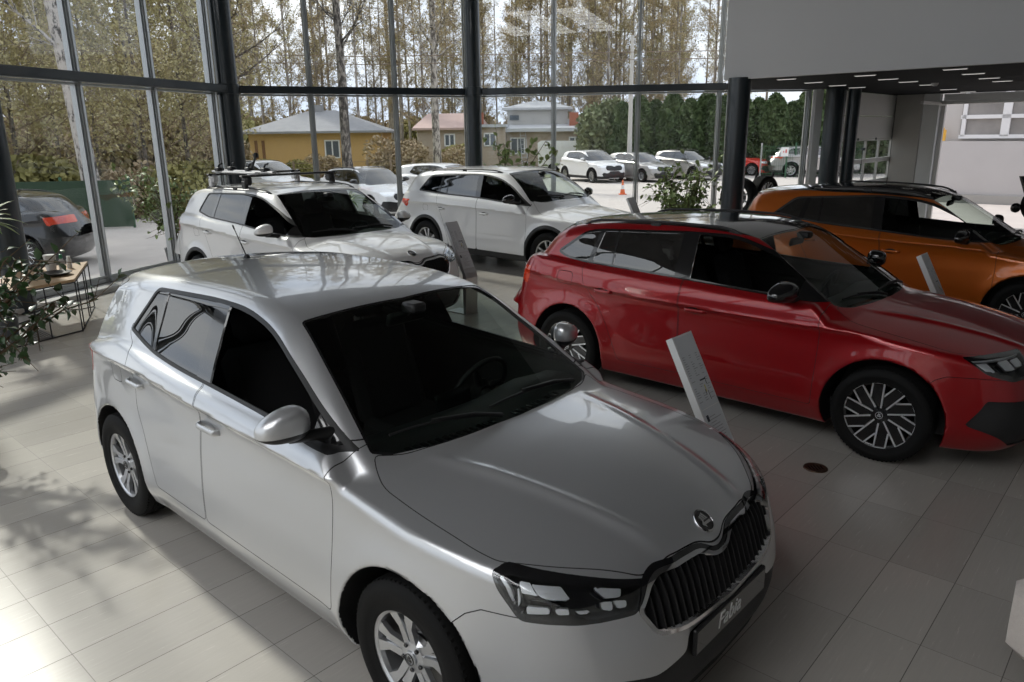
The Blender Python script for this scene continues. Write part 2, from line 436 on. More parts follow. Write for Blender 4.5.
FAB.update(
    belt_front=.955, track=.762, tyre_w=.19, rim_r=.203, wheel_style='five_double', handles=((1.18, .855), (.36, .895)), handle_light=True,
    mirror=(1.99, 1.095), mirror_far=(1.84, 1.045), cabin=(2.02, 1), inner_mirror=(1.62, 1.30), dlo_trim=.016,
    cuts=dict(
        grille=rounded([(-.1, .712, .0), (.03, .712, .03), (.10, .752, .05), (.35, .764, .02), (.415, .748, .03), (.482, .668, .02), (.425, .568, .03), (.28, .540, .05), (.0, .530, .0), (-.1, .530, 0)], .02),
        grille_in=rounded([(-.1, .698, .0), (.04, .698, .03), (.105, .737, .05), (.35, .748, .02), (.405, .732, .03), (.482, .668, .02), (.425, .568, .03), (.28, .540, .05), (.0, .530, .0), (-.1, .530, 0)], .02),
        grille_rim=.013,
        lamp=rounded([(-1.522, .804, .015), (-1.574, .819, .02), (-1.776, .793, .1), (-2.03, .742, .01), (-1.992, .662, .015), (-1.778, .674, .05), (-1.609, .664, .02), (-1.541, .752, .02)], .02),
        lamp_facets=[[(-1.611, .792), (-1.647, .788), (-1.667, .754), (-1.613, .749)], [(-1.654, .785), (-1.746, .776), (-1.775, .744), (-1.674, .752)], [(-1.854, .762), (-1.947, .742), (-1.944, .723), (-1.894, .731)], [(-1.876, .725), (-1.915, .717), (-1.912, .69), (-1.88, .701)], [(-1.920, .719), (-1.962, .709), (-1.964, .689), (-1.933, .692)], [(-1.625, .705), (-1.70, .712), (-1.70, .696), (-1.628, .684)], [(-1.715, .713), (-1.762, .714), (-1.766, .699), (-1.727, .696)], [(-1.785, .713), (-1.833, .709), (-1.838, .699), (-1.798, .701)], [(-1.545, .795), (-1.560, .800), (-1.600, .69), (-1.594, .69)], [(-1.600, .765), (-1.606, .765), (-1.612, .68), (-1.602, .68)]],
        hood=rounded([(2.345, -.2, 0), (2.355, 0, 0), (2.338, .3, .2), (2.268, .58, .1), (2.212, .676, .02), (2.252, .700, .02), (2.35, .74, .06), (2.59, .757, .3), (2.838, .75, .1), (2.925, .735, .03), (3.08, .62, .1), (3.245, .43, .02), (3.262, .40, .05), (3.29, .10, .03), (3.315, .03, .03), (3.315, -.2, 0)], .02, 6),
        ws=rounded([(1.600, -.2, 0), (1.600, 0, 0), (1.555, .545, .03), (2.20, .682, .01), (2.27, .59, .05), (2.345, .3, .2), (2.365, 0, 0), (2.365, -.2, 0)], .02, 6),
        dlo=rounded([(2.175, .978, .02), (1.746, 1.21, .3), (1.49, 1.335, .25), (1.22, 1.388, .3), (.92, 1.398, .2), (.31, 1.378, .03), (.165, 1.145, .03), (.45, 1.07, .15), (.75, 1.045, .2), (1.04, 1.032, .1), (1.6, 1.005, .1), (2.0, .98, .05)], .03, 7),
        pillars=[[(.385, 1.5), (.415, 1.5), (.505, 1.0), (.475, 1.0)], [(.925, 1.5), (1.045, 1.5), (1.13, .9), (1.0, .9)], [(1.93, 1.2), (1.97, .9), (2.3, .9), (2.3, 1.1)]],
        gsplit=[(1.08, .9), (.98, 1.5)],
        fdoor=rounded([(2.15, .97, .02), (2.158, .80, .1), (2.145, .345, .03), (1.085, .352, .03), (1.075, .75, .3), (1.105, .95, .05), (1.055, 1.035, .02), (.96, 1.412, .02), (1.22, 1.402, .3), (1.52, 1.345, .2), (1.76, 1.222, .3), (2.17, 1.005, .02)], .03, 6),
        rdoor=rounded([(1.076, .352, .03), (1.066, .75, .3), (1.096, .95, .05), (1.046, 1.03, .02), (.951, 1.41, .02), (.31, 1.39, .03), (.15, 1.145, .05), (.30, 1.02, .15), (.335, .90, .1), (.33, .76, .06), (.43, .60, .3), (.52, .352, .02)], .03, 6),
        bumper=[(2.70, .10), (2.70, .50), (2.80, .585), (2.855, .640), (2.91, .669), (3.05, .674), (3.6, .672), (3.6, .1)],
        intake=rounded([(-.1, .525, 0), (.285, .523, .02), (.305, .465, .02), (.44, .440, .03), (.585, .47, .02), (.66, .40, .02), (.55, .22, .02), (-.1, .22, 0)], .02),
        tail=rounded([(-.30, .985), (-.2, .985), (.375, .975, .02), (.30, .80, .03), (-.30, .80)], .02),
        rearglass=rounded([(-.1, 1.35), (.56, 1.34, .03), (.62, 1.04, .05), (-.1, 1.02)], .05),
        tailgate=rounded([(-.1, 1.30), (.60, 1.36, .03), (.70, .98, .05), (.66, .6, .05), (.5, .55, .05), (-.1, .55)], .05),
        flap=rounded([(.02, .955), (.02, .85), (.15, .85), (.15, .955)], .03),
    ))
def morph(b, xk, zk, ys, **over):
    """new proportions from an existing table set: x and z by piecewise maps, y by a factor"""
    X = lambda x: float(np.interp(x, [p[0] for p in xk], [p[1] for p in xk])) if xk[0][0] <= x <= xk[-1][0] else (xk[-1][1] + x - xk[-1][0] if x > xk[-1][0] else xk[0][1] + x - xk[0][0])
    Z = lambda z: float(np.interp(z, [p[0] for p in zk], [p[1] for p in zk])) if zk[0][0] <= z <= zk[-1][0] else (zk[-1][1] + z - zk[-1][0] if z > zk[-1][0] else zk[0][1] + z - zk[0][0])
    Y = lambda y: y * ys
    d = dict(b)
    for k in ('hood', 'belt', 'crease', 'roof'): d[k] = [(X(x), Z(z)) for x, z in b[k]]
    for k in ('plan', 'gh_width', 'ridge'): d[k] = [(X(x), Y(y)) for x, y in b[k]]
    for k in ('front_plan', 'rear_plan'): d[k] = [(Y(y), x) for y, x in b[k]]
    for k in ('front_prof', 'rear_prof'): d[k] = [(Z(z), x) for z, x in b[k]]
    d['nose'] = X(b['nose']); d['tail'] = X(b['tail']); d['wheels'] = tuple(X(x) for x in b['wheels']); d['cowl'] = X(b['cowl']); d['height'] = Z(b['height']); d['floor'] = Z(b['floor'])
    d['track'] = Y(b['track']); d['belt_front'] = Z(b['belt_front']); d['handles'] = tuple((X(x), Z(z)) for x, z in b['handles']); d['mirror'] = (X(b['mirror'][0]), Z(b['mirror'][1]))
    d['cabin'] = (X(b['cabin'][0]), 1); d['inner_mirror'] = (X(b['inner_mirror'][0]), Z(b['inner_mirror'][1])); d['seat_z'] = Z(.55)
    c = {}
    for k, q in b['cuts'].items():
        if k in ('dlo', 'fdoor', 'rdoor', 'bumper', 'flap', 'gsplit'): c[k] = [(X(p[0]), Z(p[1])) for p in q]
        elif k == 'pillars': c[k] = [[(X(p[0]), Z(p[1])) for p in w_] for w_ in q]
        elif k in ('hood', 'ws'): c[k] = [(X(p[0]), Y(p[1])) for p in q]
        elif k in ('grille', 'grille_in', 'intake', 'rearglass', 'tailgate'): c[k] = [(Y(p[0]), Z(p[1])) for p in q]
        elif k in ('lamp',): c[k] = [(p[0] + (b['nose'] - d['nose']) * _c, Z(p[1])) for p in q]
        elif k in ('tail',): c[k] = [(p[0] + (d['tail'] - b['tail']) * _c, Z(p[1])) for p in q]
        elif k == 'lamp_facets': c[k] = [[(p[0] + (b['nose'] - d['nose']) * _c, Z(p[1])) for p in w_] for w_ in q]
        else: c[k] = q
    oc = over.pop('cuts', {}); c.update(oc); d.update(over); d['cuts'] = c
    d.pop('mirror_far', None); d.setdefault('rear_bow', .5); d['rear_bow'] = over.get('rear_bow', .45)
    for k in ('fdoor', 'rdoor'): c[k] = door_top(c[k], c['dlo'])
    return d
for k in ('fdoor', 'rdoor'): FAB['cuts'][k] = door_top(FAB['cuts'][k], FAB['cuts']['dlo'])
# red hatchback estate-like five-door
SCA = morph(FAB, [(-.68, -.80), (0, 0), (1.1, 1.13), (2.23, 2.26), (2.56, 2.645), (3.405, 3.50)],
            [(.17, .16), (.31, .32), (.66, .65), (.90, .88), (1.0, 1.02), (1.38, 1.385), (1.459, 1.475)], 1.01,
    hub_z=.321, arch_r=.385, flare=.014, rim_r=.236, tyre_w=.21, wheel_style='ten_blade', handles=((1.255, .835), (.394, .875)), handle_light=False,
    crease=[(-.8, .98), (-.4, .955), (-.08, .925), (.3, .895), (1.1, .862), (1.9, .858), (2.2, .86), (2.65, .865), (3.0, .81), (3.5, .70)],
    high=[(0, 0), (.012, -.004), (.08, -.018), (.14, -.040), (.19, -.075), (.26, -.14), (.4, -.3)],
    belt=[(-.9, 1.08), (-.3, 1.10), (.13, 1.075), (1.03, 1.045), (1.6, 1.015), (2.2, 1.0)],
    rails=(-.02, 1.45, .59), rail_mat=None, mirror_len=.24, mirror_w=1.35, mirror=(1.97, 1.08), dlo_trim=.018, roof_bl=True,
    roof=[(-1.0, .66), (-.72, 1.02), (-.42, 1.33), (-.32, 1.375), (0, 1.42), (.4, 1.452), (.9, 1.472), (1.28, 1.462), (1.48, 1.438), (1.64, 1.400), (1.93, 1.243), (2.36, .985), (2.75, .74)],
    cuts=dict(
        dlo=rounded([(2.215, 1.003, .02), (1.933, 1.213, .3), (1.694, 1.325, .3), (1.44, 1.398, .3), (1.06, 1.402, .2), (.20, 1.362, .10), (.06, 1.335, .06), (-.19, 1.148, .05), (-.07, 1.105, .05), (.134, 1.082, .1), (1.03, 1.052, .2), (1.6, 1.024, .1)], .03, 7),
        pillars=[[(.245, 1.5), (.285, 1.5), (.195, 1.0), (.145, 1.0)], [(.375, 1.5), (.395, 1.5), (.44, 1.0), (.42, 1.0)], [(1.00, 1.5), (1.13, 1.5), (1.17, .9), (1.03, .9)], [(1.99, 1.3), (2.02, .9), (2.4, .9), (2.4, 1.1)]],
        gsplit=[(1.10, .9), (1.06, 1.5)],
        fdoor=rounded([(2.20, .98, .02), (2.205, .8, .1), (2.195, .30, .03), (1.145, .31, .03), (1.108, .71, .3), (1.115, 1.03, .05), (1.07, 1.42, .02), (1.44, 1.412, .3), (1.71, 1.335, .2), (1.945, 1.223, .3), (2.215, 1.02, .02)], .03, 6),
        rdoor=rounded([(1.136, .31, .03), (1.099, .71, .3), (1.106, 1.03, .05), (1.06, 1.418, .02), (.27, 1.388, .03), (.20, 1.2, .05), (.145, 1.083, .05), (.18, .90, .1), (.36, .70, .1), (.45, .55, .3), (.56, .31, .02)], .03, 6),
        tail=rounded([(-.40, 1.0), (-.3, 1.0), (.275, .998, .02), (.21, .82, .03), (.14, .86, .02), (-.40, .86)], .02),
        flap=rounded([(-.10, 1.00), (-.11, .89), (.06, .88), (.06, 1.0)], .03),
        lamp=rounded([(-1.62, .785, .01), (-1.84, .79, .1), (-2.08, .79, .01), (-2.02, .66, .02), (-1.90, .645, .03), (-1.74, .69, .03)], .02),
        intake=rounded([(-.1, .50, 0), (.45, .50, .02), (.60, .53, .02), (.75, .53, .01), (.80, .36, .02), (.60, .22, .02), (-.1, .22, 0)], .02),
        lamp_facets=[[(-1.64, .781), (-2.05, .786), (-2.05, .776), (-1.65, .771)], [(-1.69, .76), (-1.76, .765), (-1.80, .71), (-1.73, .71)], [(-1.85, .765), (-1.93, .768), (-1.95, .72), (-1.88, .72)], [(-1.96, .765), (-2.03, .768), (-2.03, .73), (-1.975, .73)]],
    ))
# large white seven-seat estate
KOD = morph(FAB, [(-.68, -.96), (0, 0), (1.1, 1.30), (2.23, 2.36), (2.56, 2.79), (3.405, 3.71)],
            [(.17, .22), (.31, .355), (.66, .74), (.90, .99), (1.0, 1.085), (1.38, 1.53), (1.459, 1.635)], 1.055,
    hub_z=.355, arch_r=.415, flare=.020, rim_r=.250, tyre_w=.225, wheel_style='twin', clad=.055, sill_z=.36, track=.80,
    handles=((1.451, .918), (.392, .945)), handle_light=False,
    belt=[(-1.2, 1.17), (-.3, 1.20), (.26, 1.18), (1.29, 1.15), (1.8, 1.115), (2.4, 1.075)],
    crease=[(-1.1, 1.03), (-.4, 1.03), (0, 1.03), (1.3, 1.005), (2.35, .965), (2.9, .95), (3.3, .90), (3.7, .80)],
    high=[(0, 0), (.012, -.004), (.07, -.022), (.12, -.045), (.17, -.08), (.24, -.15), (.4, -.3)],
    gh_width=[(-1.1, .74), (-.6, .80), (0, .835), (.5, .85), (1.3, .865), (2.0, .87), (2.4, .85), (2.7, .80)],
    roof=[(-1.2, .9), (-.96, 1.18), (-.72, 1.45), (-.62, 1.52), (-.2, 1.585), (.5, 1.628), (1.1, 1.635), (1.5, 1.62), (1.77, 1.585), (2.1, 1.43), (2.48, 1.15), (2.9, .85)],
    rails=(-.1, 1.62, .64), mirror=(2.12, 1.185), mirror_mat='black', inner_mirror=(1.86, 1.48), dlo_trim=.02, cab=1,
    cuts=dict(
        ws=rounded([(1.78, -.2, 0), (1.78, 0, 0), (1.73, .60, .03), (2.33, .755, .03), (2.42, .62, .05), (2.48, .3, .2), (2.50, 0, 0), (2.50, -.2, 0)], .02, 6),
        dlo=rounded([(2.40, 1.078, .02), (1.966, 1.365, .3), (1.678, 1.475, .3), (1.36, 1.528, .3), (1.1, 1.54, .2), (.013, 1.490, .08), (-.06, 1.45, .05), (-.245, 1.222, .04), (.264, 1.19, .1), (1.29, 1.158, .2), (1.8, 1.12, .1)], .03, 7),
        pillars=[[(.30, 1.6), (.345, 1.6), (.31, 1.1), (.255, 1.1)], [(.44, 1.6), (.465, 1.6), (.52, 1.1), (.495, 1.1)], [(1.13, 1.6), (1.24, 1.6), (1.36, 1.0), (1.25, 1.0)], [(2.17, 1.4), (2.20, 1.0), (2.6, 1.0), (2.6, 1.2)]],
        gsplit=[(1.30, 1.0), (1.18, 1.6)],
        fdoor=rounded([(2.36, 1.06, .02), (2.355, .8, .1), (2.345, .32, .03), (1.27, .33, .03), (1.268, .8, .3), (1.28, 1.15, .05), (1.18, 1.555, .02), (1.37, 1.543, .3), (1.69, 1.488, .2), (1.975, 1.377, .3), (2.385, 1.10, .02)], .03, 6),
        rdoor=rounded([(1.26, .33, .03), (1.258, .8, .3), (1.27, 1.15, .05), (1.17, 1.553, .02), (.30, 1.515, .03), (.28, 1.2, .05), (.32, .98, .1), (.45, .72, .1), (.53, .55, .3), (.60, .33, .02)], .03, 6),
        tail=rounded([(-.40, 1.075), (-.3, 1.075), (.33, 1.07, .02), (.22, .93, .02), (.10, 1.01, .02), (-.40, 1.0)], .02),
        flap=rounded([(-.08, 1.00), (-.08, .90), (.05, .90), (.05, 1.0)], .03),
    ))
# mid-size white estate with the roof carrier
KAR = morph(FAB, [(-.68, -.84), (0, 0), (1.1, 1.20), (2.23, 2.30), (2.56, 2.655), (3.405, 3.47)],
            [(.17, .20), (.31, .335), (.66, .74), (.90, 1.0), (1.0, 1.085), (1.38, 1.50), (1.459, 1.585)], 1.03,
    hub_z=.335, arch_r=.40, flare=.016, rim_r=.236, tyre_w=.215, wheel_style='multi', clad=.05, sill_z=.34,
    handles=((1.266, .951), (.338, 1.0)), handle_light=False,
    belt=[(-1.1, 1.17), (-.2, 1.20), (.43, 1.16), (1.18, 1.135), (1.7, 1.095), (2.36, 1.065)],
    crease=[(-1.0, 1.07), (-.3, 1.07), (.4, 1.05), (1.3, 1.005), (2.2, .985), (2.7, .965), (3.05, .90), (3.4, .80)],
    high=[(0, 0), (.012, -.004), (.06, -.02), (.10, -.045), (.14, -.08), (.2, -.14), (.4, -.3)],
    gh_width=[(-1, .72), (-.5, .775), (0, .80), (.4, .82), (1.2, .84), (2.0, .845), (2.4, .82), (2.7, .77)],
    roof=[(-1.1, .85), (-.83, 1.14), (-.62, 1.46), (-.55, 1.50), (-.1, 1.555), (.5, 1.58), (1.0, 1.585), (1.35, 1.57), (1.60, 1.535), (1.9, 1.39), (2.42, 1.075), (2.8, .83)],
    rails=(-.10, 1.50, .62), mirror=(1.98, 1.15), inner_mirror=(1.72, 1.42), dlo_trim=.016,
    cuts=dict(
        ws=rounded([(1.61, -.2, 0), (1.61, 0, 0), (1.57, .575, .03), (2.27, .715, .03), (2.36, .60, .05), (2.43, .3, .2), (2.45, 0, 0), (2.45, -.2, 0)], .02, 6),
        dlo=rounded([(2.38, 1.068, .02), (2.06, 1.228, .3), (1.774, 1.364, .3), (1.43, 1.475, .3), (1.08, 1.507, .2), (.10, 1.475, .05), (-.015, 1.235, .04), (.30, 1.18, .1), (1.18, 1.144, .2), (1.68, 1.10, .1)], .03, 7),
        pillars=[[(.385, 1.6), (.425, 1.6), (.435, 1.1), (.37, 1.1)], [(1.08, 1.6), (1.2, 1.6), (1.24, 1.0), (1.17, 1.0)], [(2.10, 1.3), (2.13, 1.0), (2.5, 1.0), (2.5, 1.2)]],
        gsplit=[(1.2, 1.0), (1.14, 1.6)],
        fdoor=rounded([(2.30, 1.06, .02), (2.295, .8, .1), (2.28, .32, .03), (1.19, .32, .03), (1.19, .8, .3), (1.20, 1.14, .05), (1.13, 1.52, .02), (1.44, 1.488, .3), (1.79, 1.376, .2), (2.08, 1.238, .3), (2.34, 1.09, .02)], .03, 6),
        rdoor=rounded([(1.18, .32, .03), (1.18, .8, .3), (1.19, 1.14, .05), (1.12, 1.52, .02), (.16, 1.488, .03), (.10, 1.25, .05), (.22, 1.0, .1), (.40, .72, .1), (.50, .55, .3), (.58, .32, .02)], .03, 6),
        tail=rounded([(-.40, 1.10), (-.3, 1.10), (.26, 1.09, .02), (.22, .96, .02), (-.40, .93)], .02),
        flap=rounded([(-.06, 1.03), (-.06, .93), (.08, .93), (.08, 1.03)], .03),
    ))
# orange estate with black roof and rails
ORA = morph(FAB, [(-.68, -.76), (0, 0), (1.1, 1.15), (2.23, 2.29), (2.56, 2.65), (3.405, 3.49)],
            [(.17, .19), (.31, .335), (.66, .70), (.90, .93), (1.0, 1.03), (1.38, 1.425), (1.459, 1.53)], 1.015,
    hub_z=.330, arch_r=.395, flare=.018, rim_r=.236, tyre_w=.21, wheel_style='ten_blade', clad=0.0,
    handles=((1.33, .86), (.40, .92)), handle_light=False, rails=(.25, 1.62, .57), mirror=(2.02, 1.075), mirror_mat='black', dlo_trim=.018,
    belt=[(-.9, 1.14), (-.2, 1.15), (.5, 1.10), (1.1, 1.065), (1.7, 1.03), (2.3, 1.0)],
    cuts=dict(
        dlo=rounded([(2.30, 1.008, .02), (1.965, 1.235, .3), (1.615, 1.395, .3), (1.30, 1.437, .3), (1.05, 1.445, .2), (.16, 1.392, .06), (-.085, 1.18, .04), (.50, 1.105, .1), (1.10, 1.066, .2), (1.7, 1.025, .1)], .03, 7),
        pillars=[[(.335, 1.6), (.375, 1.6), (.29, 1.1), (.235, 1.1)], [(.44, 1.6), (.462, 1.6), (.51, 1.0), (.485, 1.0)], [(1.02, 1.6), (1.13, 1.6), (1.21, .9), (1.10, .9)], [(2.05, 1.3), (2.08, .9), (2.5, .9), (2.5, 1.2)]],
        gsplit=[(1.16, .9), (1.09, 1.6)],
        fdoor=rounded([(2.325, .995, .02), (2.335, .8, .1), (2.33, .32, .03), (1.24, .32, .03), (1.225, .75, .3), (1.195, 1.06, .05), (1.09, 1.462, .02), (1.30, 1.45, .3), (1.63, 1.408, .2), (1.98, 1.245, .3), (2.325, 1.02, .02)], .03, 6),
        rdoor=rounded([(1.23, .32, .03), (1.215, .75, .3), (1.185, 1.06, .05), (1.08, 1.462, .02), (.35, 1.42, .03), (.26, 1.2, .05), (.27, .95, .1), (.42, .70, .1), (.50, .55, .3), (.56, .32, .02)], .03, 6),
        flap=rounded([(-.06, 1.0), (-.06, .90), (.08, .90), (.08, 1.0)], .03),
    ))
ORA.pop('clad', None)

# ---------------------------------------------------------------- shared car materials
def car_mats():
    G = {}
    G['black'] = pbr('gloss_black', (.006, .006, .007), .12, 0, 1)
    G['satin'] = pbr('satin_black', (.012, .012, .013), .45)
    G['plastic'] = pbr('grained_plastic', (.02, .02, .021), .6, bump=(400, .1))
    G['rubber'] = pbr('tyre_rubber', (.007, .007, .007), .7, spec=.2, bump=(300, .08))
    G['chrome'] = pbr('chrome', (.75, .75, .76), .08, 1)
    G['alloy'] = pbr('silver_alloy', (.62, .63, .65), .28, .85, .6)
    G['darkalloy'] = pbr('dark_alloy', (.015, .015, .016), .25, .3, .8)
    G['edge'] = pbr('machined_edge', (.85, .86, .88), .38, .75)
    G['disc'] = pbr('brake_steel', (.25, .24, .23), .35, .9)
    G['trimgrey'] = pbr('cabin_cloth', (.022, .022, .024), .8, bump=(600, .15))
    G['liner'] = pbr('cabin_liner', (.03, .03, .03), .7)
    G['headliner'] = pbr('cabin_headliner', (.04, .04, .04), .9)
    G['dash'] = pbr('dashboard_black', (.012, .012, .013), .55, bump=(500, .08))
    G['glass'] = glass('car_glass', (.62, .70, .66), .9, 1.5)
    G['wglass'] = glass('windscreen_glass', (.50, .58, .53), .6, 1.40)
    G['dglass'] = glass('privacy_glass', (.045, .05, .05), 1., 1.75)
    G['lens'] = glass('lamp_cover', (.92, .94, .95), .9, 1.5)
    G['redlens'] = pbr('red_lamp', (.45, .012, .015), .12, 0, 1)
    G['orangelens'] = pbr('orange_red_lamp', (.75, .06, .02), .12, 0, 1)
    G['reflector'] = pbr('lamp_reflector', (.92, .93, .95), .4, .6)
    G['white'] = pbr('white_print', (.8, .8, .8), .4)
    return G
def offs(P, d):
    return P
# ---------------------------------------------------------------- wheels, axis along local y, outer face towards -y
def wheel_mesh(style, r, w, rim_r, G):
    """returns list of (name, MB, mats, auto) - first is the rim itself"""
    M = Matrix.Rotation(R(90), 4, 'X')    # lathe z -> -y (outer side)
    t = MB(); h = w / 2; rr = rim_r
    prof = [(rr - .012, -h * .86), (rr + .006, -h * .92), (rr + .03, -h * .99), (r - .045, -h * 1.0), (r - .020, -h * .93), (r - .006, -h * .82), (r, -h * .6)]
    for k in (-.42, -.14, .14, .42):
        prof += [(r, h * (k - .1)), (r - .007, h * (k - .085)), (r - .007, h * (k - .045)), (r, h * (k - .03))]
    prof += [(r, h * .6), (r - .006, h * .82), (r - .013, h * .88), (r - .020, h * .93), (r - .034, h * .985), (r - .045, h * 1.0), (rr + .032, h * .995), (rr + .029, h * .975), (rr + .008, h * .94), (rr - .010, h * .88)]
    t.lathe(prof, 72, M)
    # fine tread sipes as shallow blocks along the shoulder
    for i in range(72):
        a = 2 * math.pi * i / 72
        m = Matrix.Rotation(a, 4, 'Y')
        t.box(m @ Vector((r - .004, -h * .72, 0)), (.004, h * .22, .010), M=m.to_3x3(), mi=0)
    parts = [('tyre', t, [G['rubber']], 40)]
    rim = MB()
    rim.lathe([(rr - .002, h * .90), (rr + .010, h * .88), (rr + .010, h * .84), (rr - .006, h * .80), (rr - .022, h * .72), (rr - .026, h * .2), (rr - .018, -h * .8), (rr, -h * .85)], 60, M)
    def plate(poly, y0, y1, mi=0, dish=0.):
        """2-D outline in the wheel plane (x, z) extruded in depth; depth follows a shallow dish"""
        n = len(poly); V = []
        for (a, b), in zip(poly):
            d = dish * (1 - (math.hypot(a, b) / rr))
            V.append((a, -(y1 - d), b))
        for (a, b), in zip(poly):
            d = dish * (1 - (math.hypot(a, b) / rr))
            V.append((a, -(y0 - d), b))
        ar = sum(poly[i][0] * poly[(i + 1) % n][1] - poly[(i + 1) % n][0] * poly[i][1] for i in range(n))
        F = [tuple(range(n)), tuple(range(n, 2 * n))[::-1]] + [((i + 1) % n, i, n + i, n + (i + 1) % n) for i in range(n)]
        if ar < 0: F = [f[::-1] for f in F]
        rim.add(V, F, mi)
    P = lambda rad, deg: (rad * math.cos(R(deg)), rad * math.sin(R(deg)))
    f = h * .80
    if style == 'five_double':                 # silver, five broad spokes each split by a dark slot
        for k in range(5):
            a = 90 + 72 * k + 12
            for sgn in (-1, 1):
                q = [P(.050, a + sgn * 2), P(.060, a + sgn * 34), P(rr * .62, a + sgn * 17), P(rr - .004, a + sgn * 23), P(rr - .004, a + sgn * 7), P(rr * .62, a + sgn * 4)]
                plate(q, f - .022, f - .002, 0, .026)
            plate([P(.05, a - 3), P(.05, a + 3), P(rr * .74, a + 3.2), P(rr * .74, a - 3.2)], f - .026, f - .012, 0, .026)
        mats = [G['alloy'], G['darkalloy']]
        rim.lathe([(rr + .009, h * .885), (rr - .010, f + .004), (rr - .022, f - .004), (rr - .028, f - .02)], 60, M)
    elif style == 'ten_blade':                 # black wheel, ten blades outlined in bright metal
        for k in range(10):
            a = 88 + 36 * k
            L = [P(.050, a), P(rr * .97, a - 1), P(rr * .97, a + 17), P(rr * .58, a + 31)]
            plate([P(.045, a), P(rr * .97, a - 1), P(rr * .97, a + 17), P(rr * .58, a + 31), P(.045, a + 20)], f - .028, f - .005, 1, .022)
            for p, q in zip(L[:-1], L[1:]):
                p = Vector(p); q = Vector(q); d = (q - p).normalized(); nrm = Vector((-d.y, d.x)) * .0052; e = d * .004
                plate([tuple(p - nrm - e), tuple(p + nrm - e), tuple(q + nrm + e), tuple(q - nrm + e)], f - .010, f - .0005, 2, .022)
        mats = [G['darkalloy'], G['darkalloy'], G['edge']]
    elif style == 'multi':                     # ten plain silver spokes
        for k in range(10):
            a = 90 + 36 * k
            plate([P(.05, a - 12), P(.05, a + 12), P(rr * .6, a + 4), P(rr - .004, a + 5), P(rr - .004, a - 5), P(rr * .6, a - 4)], f - .022, f - .003, 0, .024)
        mats = [G['alloy'], G['darkalloy']]
    elif style == 'twin':                      # two-tone five twin spokes
        for k in range(5):
            a = 90 + 72 * k
            for sgn in (-1, 1):
                q = [P(.050, a + sgn * 1), P(.055, a + sgn * 28), P(rr - .004, a + sgn * 18), P(rr - .004, a + sgn * 9)]
                plate(q, f - .022, f - .003, 0, .024)
        mats = [G['alloy'], G['darkalloy']]
    rim.lathe([(.0, f - .014), (.030, f - .015), (.060, f - .020), (.075, f - .035), (.07, f - .06), (0, f - .06)], 30, M)
    for k in range(5):
        a = 72 * k + 54; p = P(.050, a)
        rim.lathe([(0, .006), (.007, .006), (.009, .003), (.009, -.01)], 8, Matrix.Translation((p[0], -(f - .016), p[1])) @ M, mi=1)
    parts.insert(0, ('wheel', rim, mats, 35))
    cap = MB(); cap.lathe([(0, f - .004), (.022, f - .005), (.029, f - .008), (.031, f - .018)], 24, M)
    ring = MB()
    parts.append(('hub_cap', cap, [G['darkalloy'] if style != 'five_double' else G['alloy']], 30))
    # winged arrow emblem of the cap
    e = MB(); ef = f - .0025
    def flat(poly, y0=ef, th=.002):
        n = len(poly); V = [(a, -y0, b) for a, b in poly] + [(a, -y0 + th, b) for a, b in poly]
        e.add(V, [tuple(range(n)), tuple(range(n, 2 * n))[::-1]] + [(i, (i + 1) % n, n + (i + 1) % n, n + i) for i in range(n)])
    emblem_polys(lambda q: flat([(a * .022, b * .022) for a, b in q]))
    n = 20; ro, ri = .0235, .0212
    e.lathe([(.0212, ef - .002), (.0212, ef + .001), (.0238, ef + .001), (.0238, ef - .002)], 24, M)
    parts.append(('cap_emblem', e, [G['edge'] if style != 'five_double' else G['darkalloy']], None))
    b = MB()
    b.lathe([(.0, h * .05), (.07, h * .05), (.075, h * .0), (.13, 0.0), (.13, -.02), (0, -.02)], 40, M)
    parts.append(('brake_disc', b, [G['disc']], 30))
    return parts
def emblem_polys(fn):
    """winged arrow inside a ring, unit radius"""
    fn([(-.62, -.35), (.25, -.35), (.25, -.60), (.62, -.22), (.25, .12), (.25, -.12), (-.62, -.12)])
    for k in range(3):
        t = k * .27
        fn([(-.50 + t, .02), (-.30 + t, .02), (-.02 + t * .8, .62 - t * .25), (-.20 + t * .8, .68 - t * .3)])
def make_wheel(style, r, w, rim_r, G, parent, x, y, z, protos, lowres=False):
    key = (style, round(r, 3), rim_r)
    s = 1 if y < 0 else -1      # right side wheels (y<0) face -y
    if key not in protos:
        ps = wheel_mesh(style, r, w, rim_r, G); objs = []
        for nm, mb, mats, auto in ps:
            o = mb.build(nm, mats, None, smooth=bool(auto), auto=auto); objs.append(o)
        protos[key] = objs; new = objs
    else:
        new = []
        for o in protos[key]:
            c = o.copy(); c.parent = None; C.objects.link(c); new.append(c)
    w0 = new[0]; w0.parent = parent; w0.location = (x, y, z); w0.rotation_euler = (0, 0, 0 if y < 0 else math.pi)
    for o in new[1:]: o.parent = w0; o.location = (0, 0, 0); o.rotation_euler = (0, 0, 0)
    return w0

